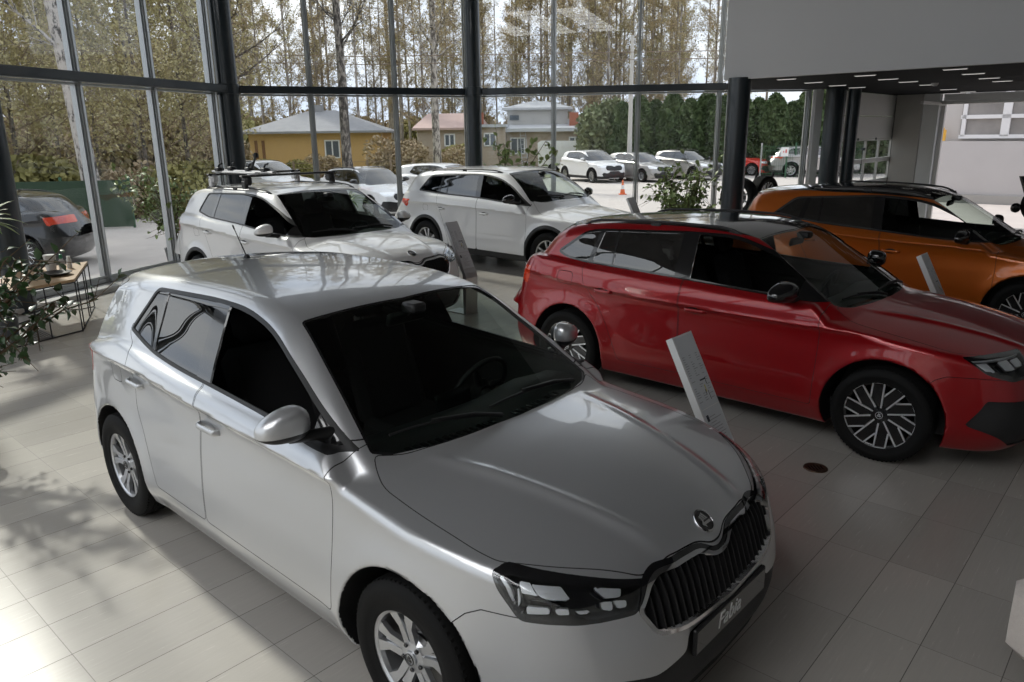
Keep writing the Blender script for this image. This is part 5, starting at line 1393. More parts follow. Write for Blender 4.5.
# ---------------------------------------------------------------- houses
M_yel = pbr('yellow_render', (.62, .40, .16), .85, noise=(3, (.56, .36, .15), .3)); M_slate = pbr('grey_roofing', (.26, .26, .27), .8, noise=(2, (.32, .32, .33), .3), bump=(8, .4))
M_brick = pbr('pale_brick', (.46, .38, .30), .9, noise=(7, (.38, .31, .25), .25), bump=(20, .3)); M_chim = pbr('red_brick', (.36, .12, .07), .9, noise=(9, (.28, .10, .06), .3))
M_tin = pbr('tin_roof', (.42, .43, .45), .5, noise=(1.5, (.50, .51, .53), .3)); M_pink = pbr('pink_roof', (.50, .36, .32), .8); M_pane = pbr('window_pane', (.10, .12, .14), .15, 0, .3)
def window(root, x, y, z, w_, h_):
    m = MB(); m.box((0, 0, 0), (w_, .08, h_)); o = m.build('window', [M_pane], root); o.location = (x, y, z)
    f = MB()
    for sx in (-1, 0, 1): f.box((sx * w_ / 2, -.03, 0), (.09, .08, h_ + .09))
    for sz in (-1, 1): f.box((0, -.03, sz * h_ / 2), (w_ + .09, .08, .09))
    f.build('window_frame', [M_white], o)
def hip_roof(mb, x0, x1, y0, y1, z0, z1, rx, mi=0):
    cy = (y0 + y1) / 2; cx = (x0 + x1) / 2
    V = [(x0, y0, z0), (x1, y0, z0), (x1, y1, z0), (x0, y1, z0), (cx - rx, cy, z1), (cx + rx, cy, z1)] + [(x0, y0, z0 - .15), (x1, y0, z0 - .15), (x1, y1, z0 - .15), (x0, y1, z0 - .15)]
    mb.add(V, [(0, 1, 5, 4), (1, 2, 5), (2, 3, 4, 5), (3, 0, 4), (6, 7, 1, 0), (7, 8, 2, 1), (8, 9, 3, 2), (9, 6, 0, 3), (9, 8, 7, 6)], mi)
D1 = 56.; s = D1 / C0[0]
o = xy_at(328, D1); root = empty('house', o, R(3)); tag(root, 'yellow rendered house with a grey hipped roof', 'house')
def Zpx(v, u, D):   # height of photo row v on a vertical at column u and distance D
    d = fwd * C0[0] + r2 * (u - 512) + u2 * (341 - v); return C0[3] + d.z * D / d.y - ZG
zt = Zpx(131, 328, D1); zr = Zpx(108.5, 328, D1); wl = (390 - 264) * s
m = MB(); m.box((0, 4, zt / 2), (wl, 8, zt)); m.build('wall', [M_yel], root)
m = MB(); hip_roof(m, -wl / 2 - .5, wl / 2 + .5, -.6, 8.6, zt, zr, 1.0); m.build('roof', [M_slate], root)
m = MB(); m.box((-.5, 4, zr + .05), (1.0, .7, .7)); m.build('chimney', [M_slate], root)
window(root, 1.2, 0, zt * .55, 1.0, 1.2)
m = MB()
for x in (-wl / 2 + .5, -wl / 2 + 1.0): m.box((x, -.03, zt * .5), (.2, .06, 1.6))
m.build('shutter', [pbr('brown_wood', (.22, .11, .05), .8)], root)
D2 = 56.; s = D2 / C0[0]
root = empty('brick_building', xy_at(511, D2), R(-4)); tag(root, 'long pale brick building with a small tower and red chimneys', 'building')
X = lambda u: (u - 511) * s * 1.02
za = Zpx(127, 511, D2); zb2 = Zpx(132, 511, D2)
m = MB(); m.box(((X(424) + X(508)) / 2, 4, za / 2), (X(508) - X(424), 8, za)); m.box(((X(508) + X(601)) / 2, 5, zb2 / 2), (X(601) - X(508), 8, zb2)); m.build('wall', [M_brick], root)
m = MB(); m.box(((X(478) + X(509)) / 2, 4, za + .1), (X(509) - X(478), 8.6, .2)); m.box(((X(508) + X(603)) / 2, 4.8, zb2 + .12), (X(603) - X(506), 8.8, .24))
V = [(X(506), .6, zb2 + .24), (X(603), .6, zb2 + .24), (X(598), 8, zb2 + 1.0), (X(508), 8, zb2 + 1.0)]; m.add(V, [(0, 1, 2, 3)]); m.build('roof', [M_tin], root)
m = MB(); hip_roof(m, X(420), X(484), -.4, 8.4, za, za + 1.1, 2.0); m.build('roof', [M_pink], root)
ztw = Zpx(107.5, 537, D2 + 3); zap = Zpx(101, 537, D2 + 3)
m = MB(); m.box(((X(507) + X(567)) / 2, 6, ztw / 2), (X(567) - X(507), 5, ztw)); m.build('tower', [pbr('tower_render', (.45, .44, .42), .9)], root)
m = MB(); hip_roof(m, X(502), X(572), 3.1, 8.9, ztw, zap + .1, .6); m.build('roof', [M_tin], root)
m = MB(); m.box((X(514), 3.47, ztw - .7), (.7, .08, .35)); m.build('window', [M_pane], root)
for u in (573, 481): 
    m = MB(); m.box((X(u), 2.6, Zpx(113, u, D2) - .9), ((9 if u == 573 else 6) * s, .8, 2.0)); m.build('chimney', [M_chim], root)
for u, v, w_, h_ in ((493.5, 139.5, .8, .85), (519, 146, 1.0, 1.1), (549, 146, .7, .7), (574, 143, .8, .8), (455, 140, .7, .8)): window(root, X(u), 0 if u < 508 else .97, Zpx(v, u, D2), w_, h_)
m = MB(); 
for sx in (-.2, .2): m.tube([(X(527) + sx, -.4, 0), (X(524) + sx, .9, 2.6)], .03, 5)
for k in range(8): m.tube([(X(527) - .2 - .03 * k, -.4 + .16 * k, .3 * k + .2), (X(527) + .2 - .03 * k, -.4 + .16 * k, .3 * k + .2)], .02, 5)
m.build('ladder', [M_tin], root)
root = empty('house', xy_at(714, 70), 0); tag(root, 'distant house with an orange roof above the conifer hedge', 'house')
m = MB(); m.box((0, 3, 2), (5.5, 6, 4)); m.build('wall', [M_brick], root); m = MB(); hip_roof(m, -3.1, 3.1, -.3, 6.3, 4, 5.6, 0.2); m.build('roof', [pbr('orange_tiles', (.55, .28, .16), .8)], root)
# ---------------------------------------------------------------- fences, posts, cone, sign
M_green = pbr('green_wire', (.03, .10, .05), .6); M_net = pbr('green_screen', (.025, .05, .03), .9, noise=(4, (.04, .07, .04), .3)); M_post = pbr('galvanised', (.45, .46, .47), .4, .6)
a = gp(-40, 238); b = gp(165, 212); a = Vector((-17.5, 20.2, ZG)); b = Vector((-10.6, 21.3, ZG)); d = b - a; L = d.length
root = empty('fence', a, math.atan2(d.y, d.x)); tag(root, 'dark green screened fence behind the black car', 'fence')
m = MB(); m.box((L / 2, 0, .68), (L, .03, 1.28)); m.build('screen_panel', [M_net], root)
for k in range(5): m = MB(); m.box((L * k / 4, .04, .7), (.06, .06, 1.45)); m.build('fence_post', [M_green], root)
a = xy_at(752, 41.5); b = xy_at(850, 41.5); d = b - a; L = d.length
root = empty('fence', a, math.atan2(d.y, d.x)); tag(root, 'green wire mesh fence before the conifer hedge', 'fence')
m = MB()
for k in range(int(L / .12)): m.box((k * .12, 0, .85), (.012, .012, 1.6))
for z in (.2, .6, 1.0, 1.4, 1.62): m.box((L / 2, 0, z), (L, .016, .016))
m.build('mesh_panel', [M_green], root)
for k in range(4): m = MB(); m.box((L * k / 3, .04, .9), (.07, .07, 1.8)); m.build('fence_post', [M_post if k == 0 else M_green], root)
a = xy_at(255, 37); b = xy_at(420, 41); d = b - a; L = d.length
root = empty('fence', a, math.atan2(d.y, d.x)); tag(root, 'low rusty wire fence before the yellow house', 'fence')
m = MB()
for z in (.3, .6, .9, 1.15): m.box((L / 2, 0, z), (L, .02, .02))
m.build('wires', [M_twig], root)
for k in range(8): m = MB(); m.box((L * k / 7, 0, .6), (.09, .09, 1.3)); m.build('fence_post', [M_twig], root)
p = xy_at(626, 41); m = MB(); m.tube([(0, 0, 0), (0, 0, 3), (0, 0, 7.2)], [.14, .11, .08], 10); o = m.build('lamp_post', [pbr('concrete_post', (.52, .50, .47), .8)], None, True, 40); o.location = p; tag(o, 'pale concrete post before the conifer hedge', 'post')
p = gp(785, 178); root = empty('sign_post', p, R(0)); tag(root, 'small white sign on a thin post before the grey parked car', 'sign')
hh = 1.25; m = MB(); m.box((0, 0, hh / 2), (.05, .05, hh)); m.build('pole', [M_green], root)
m = MB(); m.box((-.13, -.03, hh + .10), (.38, .02, .46)); o = m.build('sign_plate', [M_white], root)
m = MB(); m.box((-.07, -.045, hh + .13), (.07, .004, .18)); m.box((-.20, -.045, hh + .10), (.05, .004, .08)); m.build('sign_mark', [pbr('sign_red', (.6, .05, .04), .6)], o)
p = gp(622.5, 194.5); root = empty('traffic_cone', p, 0); root.scale = (.7, .7, .8); tag(root, 'orange and white traffic cone on the asphalt', 'traffic cone')
M_co = pbr('cone_orange', (.75, .16, .05), .5)
m = MB(); m.box((0, 0, .02), (.42, .42, .04), bev=.01); m.lathe([(.15, .04), (.11, .27)], 20); m.build('cone_base', [M_co], root, True, 30)
m = MB(); m.lathe([(.11, .27), (.075, .47)], 20); m.build('cone_band', [M_white], root, True, 30)
m = MB(); m.lathe([(.075, .47), (.03, .72), (0, .72)], 20); m.build('cone_top', [M_co], root, True, 30)
# overhead cables
for z, k in ((6.2, 0), (6.55, 1)):
    m = MB(); m.tube([tuple(xy_at(-80, 36) + Vector((0, 0, z))), tuple(xy_at(380, 38) + Vector((0, 0, z - .5))), tuple(xy_at(830, 40) + Vector((0, 0, z - .2)))], .018, 5); o = m.build('overhead_cable', [M_twig]); tag(o, 'thin overhead cable crossing before the grove, ' + ('lower' if k == 0 else 'upper') + ' of two', 'cable')
# ---------------------------------------------------------------- parked cars outside
def farspec(sp, **k): d = dict(sp); d.update(far=True, front_glass=True, **k); return d
ygrey = paint('warm_grey_paint', (.36, .35, .34), .5, .4)
yred = paint('bright_red_paint', (.62, .03, .015), .1, .4)
yblk = paint('black_paint', (.010, .010, .012), .1, .3)
yard = 'cars parked in the yard'
YC = [(farspec(KAR), 'white car parked beside the traffic cone', (592, 181), -64, white),
      (farspec(FAB), 'silver-grey small car parked behind the window mullion, right of the cone', (638, 180.5), -60, ygrey),
      (farspec(ORA), 'silver-grey car parked third in the yard row', (686, 178.5), -58, ygrey),
      (farspec(SCA), 'bright red car with a reflection painted pale on its roof, at the end of the yard row', (735, 174.5), -40, yred),
      (farspec(KOD), 'grey car parked by the wire fence behind the small white sign', (813, 176), -8, ygrey)]
for sp_, lb, (u, v), hd, cl in YC:
    p = gp(u, v); dirv = Vector((math.cos(R(hd)), math.sin(R(hd)), 0)); mid = (sp_['wheels'][1]) / 2
    if cl is yred: sp_ = dict(sp_, roof_mat=white)  # white roof panel stands for a reflection painted on the red roof
    p = p - dirv * mid
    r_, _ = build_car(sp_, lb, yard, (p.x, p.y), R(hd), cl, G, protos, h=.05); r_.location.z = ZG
def yardcar(sp_, lb, x, y, hd, cl, h=.045):
    d = Vector((math.cos(R(hd)), math.sin(R(hd)), 0)) * sp_['wheels'][1] / 2
    r_, _ = build_car(farspec(sp_), lb, yard, (x - d.x, y - d.y), R(hd), cl, G, protos, h=h); r_.location.z = ZG
p = xy_at(377, 24.5); yardcar(SCA, 'white car outside the glass behind the roof carrier, right of the mullion', p.x, p.y, -48, white)
p = xy_at(278, 29.0); yardcar(KAR, 'white car outside, only its roof showing above the roof carrier', p.x, p.y, -35, white)
p = xy_at(452, 27.5); yardcar(FAB, 'pale car outside, only its roof showing above the large white estate', p.x, p.y, -30, white)
yardcar(SCA, 'black car parked close outside the left glass, tail lamp towards the table', -10.65, 14.9, 186, yblk, .035)
# white delivery van
p = xy_at(580, 50); root = empty('van', p, R(-10)); root.scale = (.92, .92, .85); tag(root, 'white delivery van behind the parked white car', 'van', yard)
m = MB(); prof = [(-2.9, .4), (2.6, .4), (2.75, .9), (2.6, 1.15), (1.9, 1.35), (1.35, 2.15), (1.0, 2.3), (-2.7, 2.35), (-2.95, 2.2)]
Mv = Matrix.Rotation(R(90), 4, 'X'); m.prism(prof, -.95, .95, Mv); m.build('body', [white], root)
m = MB(); m.prism([(1.36, 2.05), (1.85, 1.42), (1.0, 1.42), (1.0, 2.05)], -.97, .97, Mv); m.build('windscreen', [G['black']], root)
for x in (-1.9, 1.8):
    for y in (-.9, .9): m = MB(); m.lathe([(0, .1), (.2, .1), (.34, .08), (.34, -.1), (0, -.1)], 24, Matrix.Rotation(R(90), 4, 'X')); o = m.build('wheel', [G['rubber']], root, True, 40); o.location = (x, y, .34)
# ---------------------------------------------------------------- annex beyond the open door
A = GB + FA * 1.0
wd = 9.2; Bc = A + FB * wd
def annex():
    root = empty('annex_building', Bc - FA * 6, TA); tag(root, 'white workshop building with glazed sectional doors, seen through the open door', 'building'); root.location.z = ZG
    m = MB(); m.box((14.4, 3, 1.0), (22.4, 6, 2.0)); m.build('wall', [pbr('annex_white', (.50, .48, .47), .8, noise=(1.5, (.53, .51, .50), .3))], root)
    m = MB(); m.box((14.4, -.06, .14), (22.4, .12, .28)); m.build('plinth', [M_conc], root)
    m = MB(); m.box((14.4, 3.2, 4.0), (22.4, 5.6, 4.0)); m.build('upper_wall', [pbr('annex_panel', (.52, .50, .48), .7)], root)
    m = MB(); m.box((12.2, .37, 3.1), (15.6, .08, 1.9)); gw = m.build('window', [pbr('annex_pane', (.22, .21, .20), .3, noise=(2, (.34, .32, .30), .25))], root)
    f = MB()
    for k in range(13): f.box((4.5 + k * 1.2, .30, 3.1), (.24 if k % 3 == 1 or k % 3 == 2 else .12, .12, 1.9))
    for z in (2.15, 2.78, 3.45, 4.05): f.box((12.2, .30, z), (15.6, .12, .12))
    f.build('window_frame', [M_white], gw)
    b = MB(); b.tube([(3.95, .1, 2.02), (3.95, .1, 2.42), (3.65, .1, 2.47)], .05, 8); b.box((3.98, .1, 2.2), (.13, .13, .36)); b.build('hose_reel', [pbr('yellow_bracket', (.75, .42, .06), .5)], root)
annex()
# ================================================================ things standing in the showroom
# ---- info stands
M_prn = pbr('print_grey', (.35, .36, .38), .6); M_prd = pbr('print_dark', (.03, .04, .06), .5); M_yl = pbr('print_yellow', (.6, .5, .08), .5); M_met = pbr('stand_metal', (.50, .50, .51), .35, .5)
M_card = pbr('info_sheet', (.66, .68, .71), .35)
def info_stand(x, y, label, body, printed=True, rz=0):
    root = empty('info_stand', (x, y, 0), TA + rz); tag(root, label, 'info stand', 'info stands beside the display cars')
    W = .20; m = MB(); Mx = Matrix.Rotation(R(90), 4, 'X')
    # foot plate, upright and leaning slab share one bent profile
    prof = [(-.04, 0), (0, 0), (.022, .46), (.0, .52), (-.31, 1.12), (-.345, 1.10), (-.04, .50)]
    m.prism(prof, -W / 2, W / 2, Mx); o = m.build('stand_panel', [body], root)
    f = MB(); f.box((-.16, 0, .006), (.34, W + .02, .012), bev=.003); f.build('foot_plate', [M_met], root)
    if printed:
        d = Vector((-.31, 0, .60)); L = d.length; u = d.normalized(); n = Vector((u.z, 0, -u.x)); p0 = Vector((0, 0, .52)) + n * .0015
        def patch(mb, a0, a1, b0, b1, h_=.001):      # a along the slab, b across
            V = [p0 + u * a + Vector((0, b, 0)) + n * h_ for a, b in ((a0, b0), (a0, b1), (a1, b1), (a1, b0))]
            mb.add([tuple(v) for v in V], [(0, 1, 2, 3)])
        s = MB(); patch(s, .27, L - .01, -W / 2 + .008, W / 2 - .008); patch(s, .06, .265, -W / 2 + .008, W / 2 - .008); sh = s.build('info_sheet', [M_card], o)
        t = MB(); g_ = np.random.default_rng(int(x * 100) + 500)
        for k in range(22):
            a = L - .12 - k * .0125
            if a < .30: break
            for c0 in (-.085, -.02, .045):
                if g_.uniform() < .75: patch(t, a, a + .0035, c0, c0 + g_.uniform(.015, .045), .002)
        for k in range(9): patch(t, .09 + k * .016, .0935 + k * .016, -.05, -.05 + g_.uniform(.05, .12), .002)
        tag(t.build('small_print', [M_prn], sh), kind='stuff')
        q = MB(); patch(q, .20, .235, -.075, -.052, .002); patch(q, .41, .418, -.005, .055, .002); patch(q, .385, .405, .045, .052, .002); patch(q, .33, .36, .01, .016, .002); patch(q, .30, .35, .035, .04, .002); q.build('print_marks', [M_prd], sh)
        q = MB(); patch(q, .345, .385, .018, .026, .002); q.build('print_accent', [M_yl], sh)
    return root
info_stand(1.13, 3.64, 'white info stand with a printed sheet beside the silver hatchback', M_white)
info_stand(-.50, 9.15, 'grey metal info stand by the nose of the car with the roof carrier', M_met)
info_stand(2.24, 12.46, 'small grey info stand before the window, behind the large white car', M_met)
info_stand(3.79, 6.22, 'white-edged info stand between the red car and the orange car', M_white)
# ---- bench table with wire frame
M_wood = pbr('pale_wood', (.50, .33, .18), .5, noise=(6, (.42, .27, .14), .3)); M_wire = pbr('black_rod', (.012, .012, .013), .45)
M_mesh = pbr('perforated_steel', (.30, .31, .31), .5, .5)
HT = .60
tp = [Vector((-5.01, 8.51, 0)), Vector((-5.56, 9.80, 0)), Vector((-5.98, 9.20, 0)), Vector((-6.0, 7.75, 0)), Vector((-5.50, 7.45, 0))]
root = empty('bench_table', tp[0], 0); tag(root, 'low wooden bench table on a black wire frame by the left glass', 'table')
L2 = [p - tp[0] for p in tp]
m = MB(); m.prism([(p.x, p.y) for p in L2], HT - .014, HT + .016); m.build('tabletop', [M_wood], root)
m = MB(); n_ = len(L2)
for z in (.008, HT - .022): m.tube([(p.x, p.y, z) for p in L2], .008, 6, closed=True)
for k in range(n_):
    a_, b_ = L2[k], L2[(k + 1) % n_]; ln = (b_ - a_).length
    ts = [0] + ([.14, .55, .68] if k in (0, 4) else [.5])
    for t in ts: q = a_.lerp(b_, t); m.tube([(q.x, q.y, 0), (q.x, q.y, HT - .02)], .007, 6)
m.build('wire_frame', [M_wire], root, True, 50)
def ontable(u, v): return px(u, v, HT + .015)
def lathe_thing(name, prof, mat, loc, label, cat, group=None, parts=()):
    m = MB(); m.lathe(prof, 28); o = m.build(name, [mat], None, True, 40); o.location = loc; tag(o, label, cat, group)
    for nm, pr, mt in parts: q = MB(); q.lathe(pr, 28); q.build(nm, [mt], o, True, 40)
    return o
M_can = pbr('white_canister', (.70, .70, .69), .4)
lathe_thing('canister', [(0, 0), (.052, 0), (.066, .19), (.068, .195), (0, .195)], M_can, ontable(52, 272), 'tall white tapering container on the bench table', 'container', parts=[('lid', [(.069, .19), (.070, .21), (0, .212)], M_can)])
lathe_thing('bottle', [(0, 0), (.032, 0), (.034, .02), (.034, .11), (.018, .155), (0, .155)], M_can, ontable(63, 271), 'white spray bottle with a green cap on the bench table', 'bottle', parts=[('cap', [(.019, .15), (.019, .20), (.012, .205), (0, .205)], pbr('green_cap', (.02, .22, .09), .4))])
lathe_thing('bottle', [(0, 0), (.028, 0), (.030, .02), (.030, .10), (.020, .125), (0, .125)], M_can, ontable(70, 268), 'short white bottle at the right end of the bench table', 'bottle', parts=[('cap', [(.021, .12), (.021, .15), (0, .152)], M_can)])
lathe_thing('bowl', [(0, .004), (.10, .004), (.17, .035), (.175, .04), (.165, .042), (.09, .02), (0, .018)], pbr('dark_bowl', (.015, .015, .016), .35), ontable(56, 275.5), 'flat black bowl on the bench table', 'bowl')
lathe_thing('jar', [(0, 0), (.03, 0), (.03, .05), (0, .05)], M_can, ontable(38, 277), 'small white jar left of the black bowl', 'jar')
# ---- plants: woody stems with real leaf blades
M_leaf = pbr('dark_leaf', (.022, .055, .018), .35, noise=(14, (.040, .085, .025), .25)); M_leaf2 = pbr('light_leaf', (.16, .25, .07), .45, noise=(12, (.30, .36, .14), .25)); M_stem = pbr('brown_stem', (.10, .07, .04), .8)
M_potg = pbr('grey_pot', (.10, .11, .12), .5); M_soil = pbr('soil', (.03, .022, .016), .95)
def leaf_blades(P, Dv, size, rng, width=.5, fold=.25):
    """leaf blades: eight-vertex folded, pointed and arched, tip along Dv"""
    n = len(P); d = Dv / (np.linalg.norm(Dv, axis=1)[:, None] + 1e-9); up = np.array([0, 0, 1.]) + rng.normal(0, .45, (n, 3)); s = np.cross(d, up); s /= np.linalg.norm(s, axis=1)[:, None] + 1e-9; nn = np.cross(s, d)
    L = (size * rng.uniform(.65, 1.2, n))[:, None]; rows = [(0., 0., 0.), (.28, .85, .03), (.6, .95, .02), (1., 0., -.12)]
    V = [P]; 
    for t, w_, z in rows[1:3]:
        c = P + d * L * t + nn * L * z; V += [c - s * L * width * .5 * w_ + nn * L * fold * .3 * w_, c, c + s * L * width * .5 * w_ + nn * L * fold * .3 * w_]
    V.append(P + d * L + nn * L * rows[3][2]); V = np.stack(V, 1).reshape(-1, 3); b = (np.arange(n) * 8)[:, None]
    T = np.array([[0, 2, 1, 1], [0, 3, 2, 2], [7, 4, 5, 5], [7, 5, 6, 6]]); Q = np.array([[1, 2, 5, 4], [2, 3, 6, 5]])
    F = [tuple(r[:3]) for r in (b[:, :, None] + T[None]).reshape(-1, 4)] + [tuple(r) for r in (b[:, :, None] + Q[None]).reshape(-1, 4)]
    return V, F
def plant(name, loc, label, H, spread, nst, nleaf, lsize, mat, pot=(.16, .28), seed=0, lean=(0, 0), cluster=.16, width=.5, z0=.25, potmat=None, group=None, cat='plant'):
    g_ = np.random.default_rng(seed); root = empty(name, loc, 0); tag(root, label, cat, group)
    if pot:
        m = MB(); r, h = pot; m.lathe([(0, 0), (r * .8, 0), (r * .82, .01), (r, h - .02), (r + .008, h), (r - .012, h), (r - .02, h - .04)], 32); m.build('pot', [potmat or M_potg], root, True, 40)
        s = MB(); s.lathe([(0, h - .035), (r - .016, h - .04)], 24); s.build('soil', [M_soil], root)
        zb = h - .04
    else: zb = 0
    st = MB(); tips = []
    for k in range(nst):
        a = g_.uniform(0, 6.28); R_ = spread * g_.uniform(.3, 1); h = H * g_.uniform(.55, 1); p = np.array([0, 0, zb]); pts = [p.copy()]
        for j in range(1, 7):
            t = j / 6; q = np.array([math.cos(a) * R_ * t**1.3 + lean[0] * t**1.5, math.sin(a) * R_ * t**1.3 + lean[1] * t**1.5, zb + h * t**.85]) + g_.normal(0, .018, 3) * t; pts.append(q)
        st.tube([tuple(q) for q in pts], np.linspace(.010, .003, 7) * (1 + H * .4), 5)
        for j in range(2, 7):
            for _ in range(2):
                s = pts[j]; e = s + g_.normal(0, cluster, 3) + np.array([0, 0, .03]); st.tube([tuple(s), tuple(e)], [.004, .002], 4); tips.append((s, e))
        tips += [(pts[j], pts[j + 1]) for j in range(2, 6)]
    st.build('stems', [M_stem], root)
    A = np.array([t[0] for t in tips]); B_ = np.array([t[1] for t in tips]); i = g_.integers(0, len(A), nleaf); t = g_.uniform(0, 1, nleaf)[:, None]; P = A[i] * (1 - t) + B_[i] * t
    D = g_.normal(0, 1, (nleaf, 3)) + (B_[i] - A[i]) * 4; D[:, 2] -= .35
    V, F = leaf_blades(P, D, lsize, g_, width); mesh_obj('leaves', V, F, [mat], root); return root
plant('potted_ficus', (-3.86, 4.85, 0), 'dark leafy plant reaching in at the left edge, before the bench table', 1.12, .5, 18, 800, .075, M_leaf, (.2, .34), 4, (.50, .15), .12, .6)
plant('potted_hibiscus', (*px(179, 267, 0).xy, 0), 'tall leafy plant in a dark grey pot by the left glass, behind the silver hatchback', 1.45, .66, 18, 900, .09, M_leaf2, (.19, .34), 11, (-.22, .1), .16, .6)
plant('potted_shrub', (3.05, 13.6, 0), 'light green leafy plant behind the dark column, next to the black alloy wheel', 1.2, .8, 22, 1100, .11, M_leaf2, (.19, .34), 12, (-.1, 0), .2, .6)
plant('potted_shrub', (-.05, 15.3, 0), 'leafy plant at the glass behind the large white car', 1.85, .85, 12, 330, .15, M_leaf2, (.2, .34), 13, (.2, 0), .2, .6)
def dracaena(loc, label, H, n, L, seed, width=.045):
    g_ = np.random.default_rng(seed); root = empty('potted_dracaena', loc, 0); tag(root, label, 'plant')
    m = MB(); m.lathe([(0, 0), (.13, 0), (.16, .28), (.145, .28), (.14, .25), (0, .25)], 28); m.build('pot', [M_potg], root, True, 40)
    m = MB(); m.tube([(0, 0, .25), (.01, 0, H * .6), (0, .01, H)], [.022, .018, .015], 8); m.build('stem', [M_stem], root, True)
    V = []; F = []
    for k in range(n):
        a = k * 2.4; el_ = g_.uniform(.1, 1.3); b = len(V); l = L * g_.uniform(.7, 1.1)
        for j in range(6):
            t = j / 5; r = l * t * math.cos(el_); z = H - .05 + l * t * math.sin(el_) - l * .55 * t * t * math.cos(el_); w_ = width * math.sin(math.pi * (t * .9 + .08)) * .5
            c = np.array([math.cos(a) * r, math.sin(a) * r, z]); s = np.array([-math.sin(a), math.cos(a), 0]); V += [c - s * w_, c + s * w_ + np.array([0, 0, w_ * .3])]
        F += [(b + 2 * j, b + 2 * j + 1, b + 2 * j + 3, b + 2 * j + 2) for j in range(5)]
    mesh_obj('leaves', V, F, [M_leaf2], root)
dracaena((*px(6, 340, 0).xy, 0), 'spiky dracaena at the left edge, beside the dark column', 1.35, 46, .48, 3)
dracaena((-2.95, 13.9, 0), 'spiky dracaena behind the windscreen of the car with the roof carrier', 1.05, 34, .5, 5)
# floor grille
p = px(28, 338, 0); m = MB(); m.box((0, 0, .012), (.42, .42, .02), bev=.004)
o = m.build('floor_grille', [M_mesh]); o.location = p; o.rotation_euler = (0, 0, TA); tag(o, 'grey perforated plate on the floor under the bench table', 'grille')
m = MB()
for i in range(13):
    for j in range(13): m.lathe([(0, .0225), (.009, .0225)], 8, Matrix.Translation((-.18 + i * .03, -.18 + j * .03, 0)))
m.build('perforations', [M_soffit], o)
# ---- roof carrier with clamps on the white car
kp = Vector((-3.524, 10.464, 0)); ky = -.7387
def on_kar(x, y, z): return Vector((kp.x + x * math.cos(ky) - y * math.sin(ky), kp.y + x * math.sin(ky) + y * math.cos(ky), z))
root = empty('roof_carrier', on_kar(.55, 0, 1.60), ky); tag(root, 'roof rack with cross bars, bike clamps and rails on the white car', 'roof rack')
for x in (-.42, .42):
    m = MB(); m.box((x, 0, .10), (.075, 1.36, .025), bev=.01); m.build('cross_bar', [G['satin']], root, True, 30)
    for y in (-.60, .60): m = MB(); m.box((x, y, .045), (.12, .09, .11), bev=.02); m.box((x, y * 1.05, .0), (.09, .05, .10), bev=.012); m.build('bar_foot', [G['satin'] if x > 0 else M_met], root, True, 30)
m = MB(); m.box((-.02, -.32, .135), (1.25, .07, .03), bev=.01); m.box((-.02, -.52, .135), (1.1, .05, .025), bev=.01); m.build('bike_rail', [M_met], root, True, 30)
for x, y in ((-.45, -.32), (.38, -.32), (-.40, -.52), (.0, -.32)):
    m = MB(); m.box((x, y, .165), (.12, .09, .05), bev=.015); m.tube([(x - .03, y, .18), (x - .01, y + .02, .23), (x + .05, y + .02, .24)], .012, 6); m.build('wheel_clamp', [G['satin']], root, True, 40)
m = MB(); m.tube([(.05, -.32, .16), (.10, -.30, .26), (.16, -.30, .33)], .015, 8); m.lathe([(0, 0), (.03, 0), (.035, .03), (.02, .06), (0, .06)], 14, Matrix.Translation((.16, -.30, .31))); m.build('frame_clamp', [G['satin']], root, True, 40)
# ---- display of wheels on stands
def wheel_display(x, y, zc, rz, style, label, hub=.32, rim=.236):
    root = empty('wheel_display', (x, y, 0), rz); tag(root, label, 'wheel display', 'wheels shown on stands')
    w0 = make_wheel(style, hub + .001, .21, rim, G, root, 0, -.12, zc, protos)
    m = MB()
    for sx in (-.16, .16):
        m.tube([(sx * 1.6, .30, .015), (sx * 1.2, .06, zc - .1), (sx, .03, zc + hub + .10), (sx, .05, zc + hub + .16)], .020, 8)
        m.tube([(sx * 1.6, .30, .015), (sx * 1.6, -.30, .015)], .020, 8)
    m.tube([(-.2, .03, zc), (.2, .03, zc)], .022, 8)
    m.build('stand_frame', [G['satin']], root, True, 40); return root

def spare_wheel(root, style, x, y, z, rz, hub=.33, rim=.236):
    w0 = make_wheel(style, hub, .21, rim, G, root, 0, -.1, 0, protos); w0.location = (x, y, z); w0.rotation_euler = (0, 0, rz); return w0
root = empty('wheel_display', (4.36, 13.35, 0), 0); tag(root, 'black alloy wheel shown on a stand right behind the dark column', 'wheel display')
spare_wheel(root, 'ten_blade', .06, -.04, 1.08, R(38))
m = MB()
for t in (-.12, .16): m.tube([(t - .25, .35, .02), (t - .06, .14, .6), (t, .12, 1.1), (t + .10, .10, 1.46)], .022, 8)
m.tube([(-.5, .35, .02), (.25, .35, .02)], .022, 8); m.tube([(-.3, -.2, .02), (-.3, .5, .02)], .022, 8); m.tube([(.2, -.2, .02), (.1, .5, .02)], .022, 8); m.tube([(-.12, .12, 1.08), (.18, .1, 1.08)], .03, 8)
m.build('stand_frame', [G['satin']], root, True, 40)
root = empty('wheel_display', (3.86, 13.2, 0), 0); tag(root, 'silver wheel shown on a stand, half hidden left of the dark column', 'wheel display')
spare_wheel(root, 'multi', .10, -.02, 1.06, R(-50))
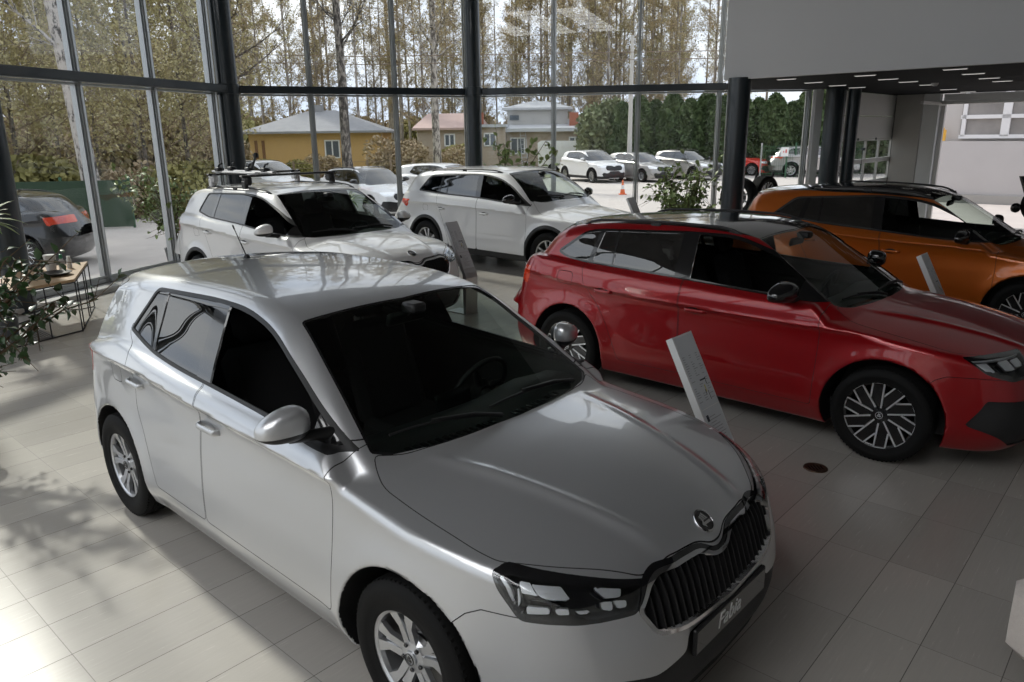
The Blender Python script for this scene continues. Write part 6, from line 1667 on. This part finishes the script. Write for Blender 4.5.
m = MB(); m.tube([(-.15, .30, .02), (0, .12, .6), (.10, .08, 1.06), (.16, .08, 1.36)], .022, 8); m.tube([(-.3, .3, .02), (.2, .3, .02)], .022, 8); m.tube([(-.1, -.1, .02), (-.1, .4, .02)], .022, 8)
m.build('stand_frame', [G['satin']], root, True, 40)
root = empty('wheel_display', (8.42, 12.1, 0), 0); tag(root, 'silver wheel with black upright arms at the right edge, behind the orange car', 'wheel display')
spare_wheel(root, 'multi', 0, -.12, .98, R(-40), .30, .24)
m = MB()
for t in (-.36, -.16):
    Mx = Matrix.Rotation(R(90), 4, 'X'); m.prism([(t, 1.42), (t + .12, 1.42), (t + .36, .92), (t + .22, .92)], -.03, .03, Mx)
m.box((-.02, 0, .98), (.36, .05, .22), bev=.01); m.tube([(0, .0, .02), (0, .02, .9)], .035, 10); m.tube([(-.35, 0, .02), (.35, 0, .02)], .025, 8); m.tube([(0, -.35, .02), (0, .35, .02)], .025, 8)
m.build('stand_frame', [G['satin']], root, True, 40)
m = MB(); m.tube([(-.34, -.02, .93), (-.18, 0, .95)], .015, 6); m.lathe([(0, .03), (.06, .03), (.075, .015), (.075, -.015), (.06, -.03), (0, -.03)], 20, Matrix.Translation((-.38, -.04, .93)) @ Matrix.Rotation(R(90), 4, 'X')); m.build('castor', [G['black']], root, True, 40)
# armchair corner
root = empty('armchair', (2.08, 2.12, 0), R(8)); tag(root, 'cream fabric armchair whose corner shows at the lower right edge', 'armchair')
M_fab = pbr('cream_fabric', (.80, .73, .67), .95, noise=(60, (.74, .67, .61), .3), bump=(300, .5))
m = MB(); m.box((-.18, .02, .45), (.17, .62, .34), bev=.07); m.build('armrest', [M_fab], root, True, 60)
m = MB(); m.box((.48, .02, .45), (.17, .62, .34), bev=.07); m.build('armrest', [M_fab], root, True, 60)
m = MB(); m.box((.15, .02, .22), (.56, .58, .26), bev=.05); m.build('seat', [M_fab], root, True, 60)
m = MB(); m.box((.15, -.26, .42), (.80, .15, .72), bev=.06); m.build('backrest', [M_fab], root, True, 60)
for a_ in (-.18, .48):
    for b_ in (-.24, .24): m = MB(); m.tube([(a_, b_, 0), (a_, b_, .08)], [.014, .02], 8); m.build('leg', [M_wire], root)
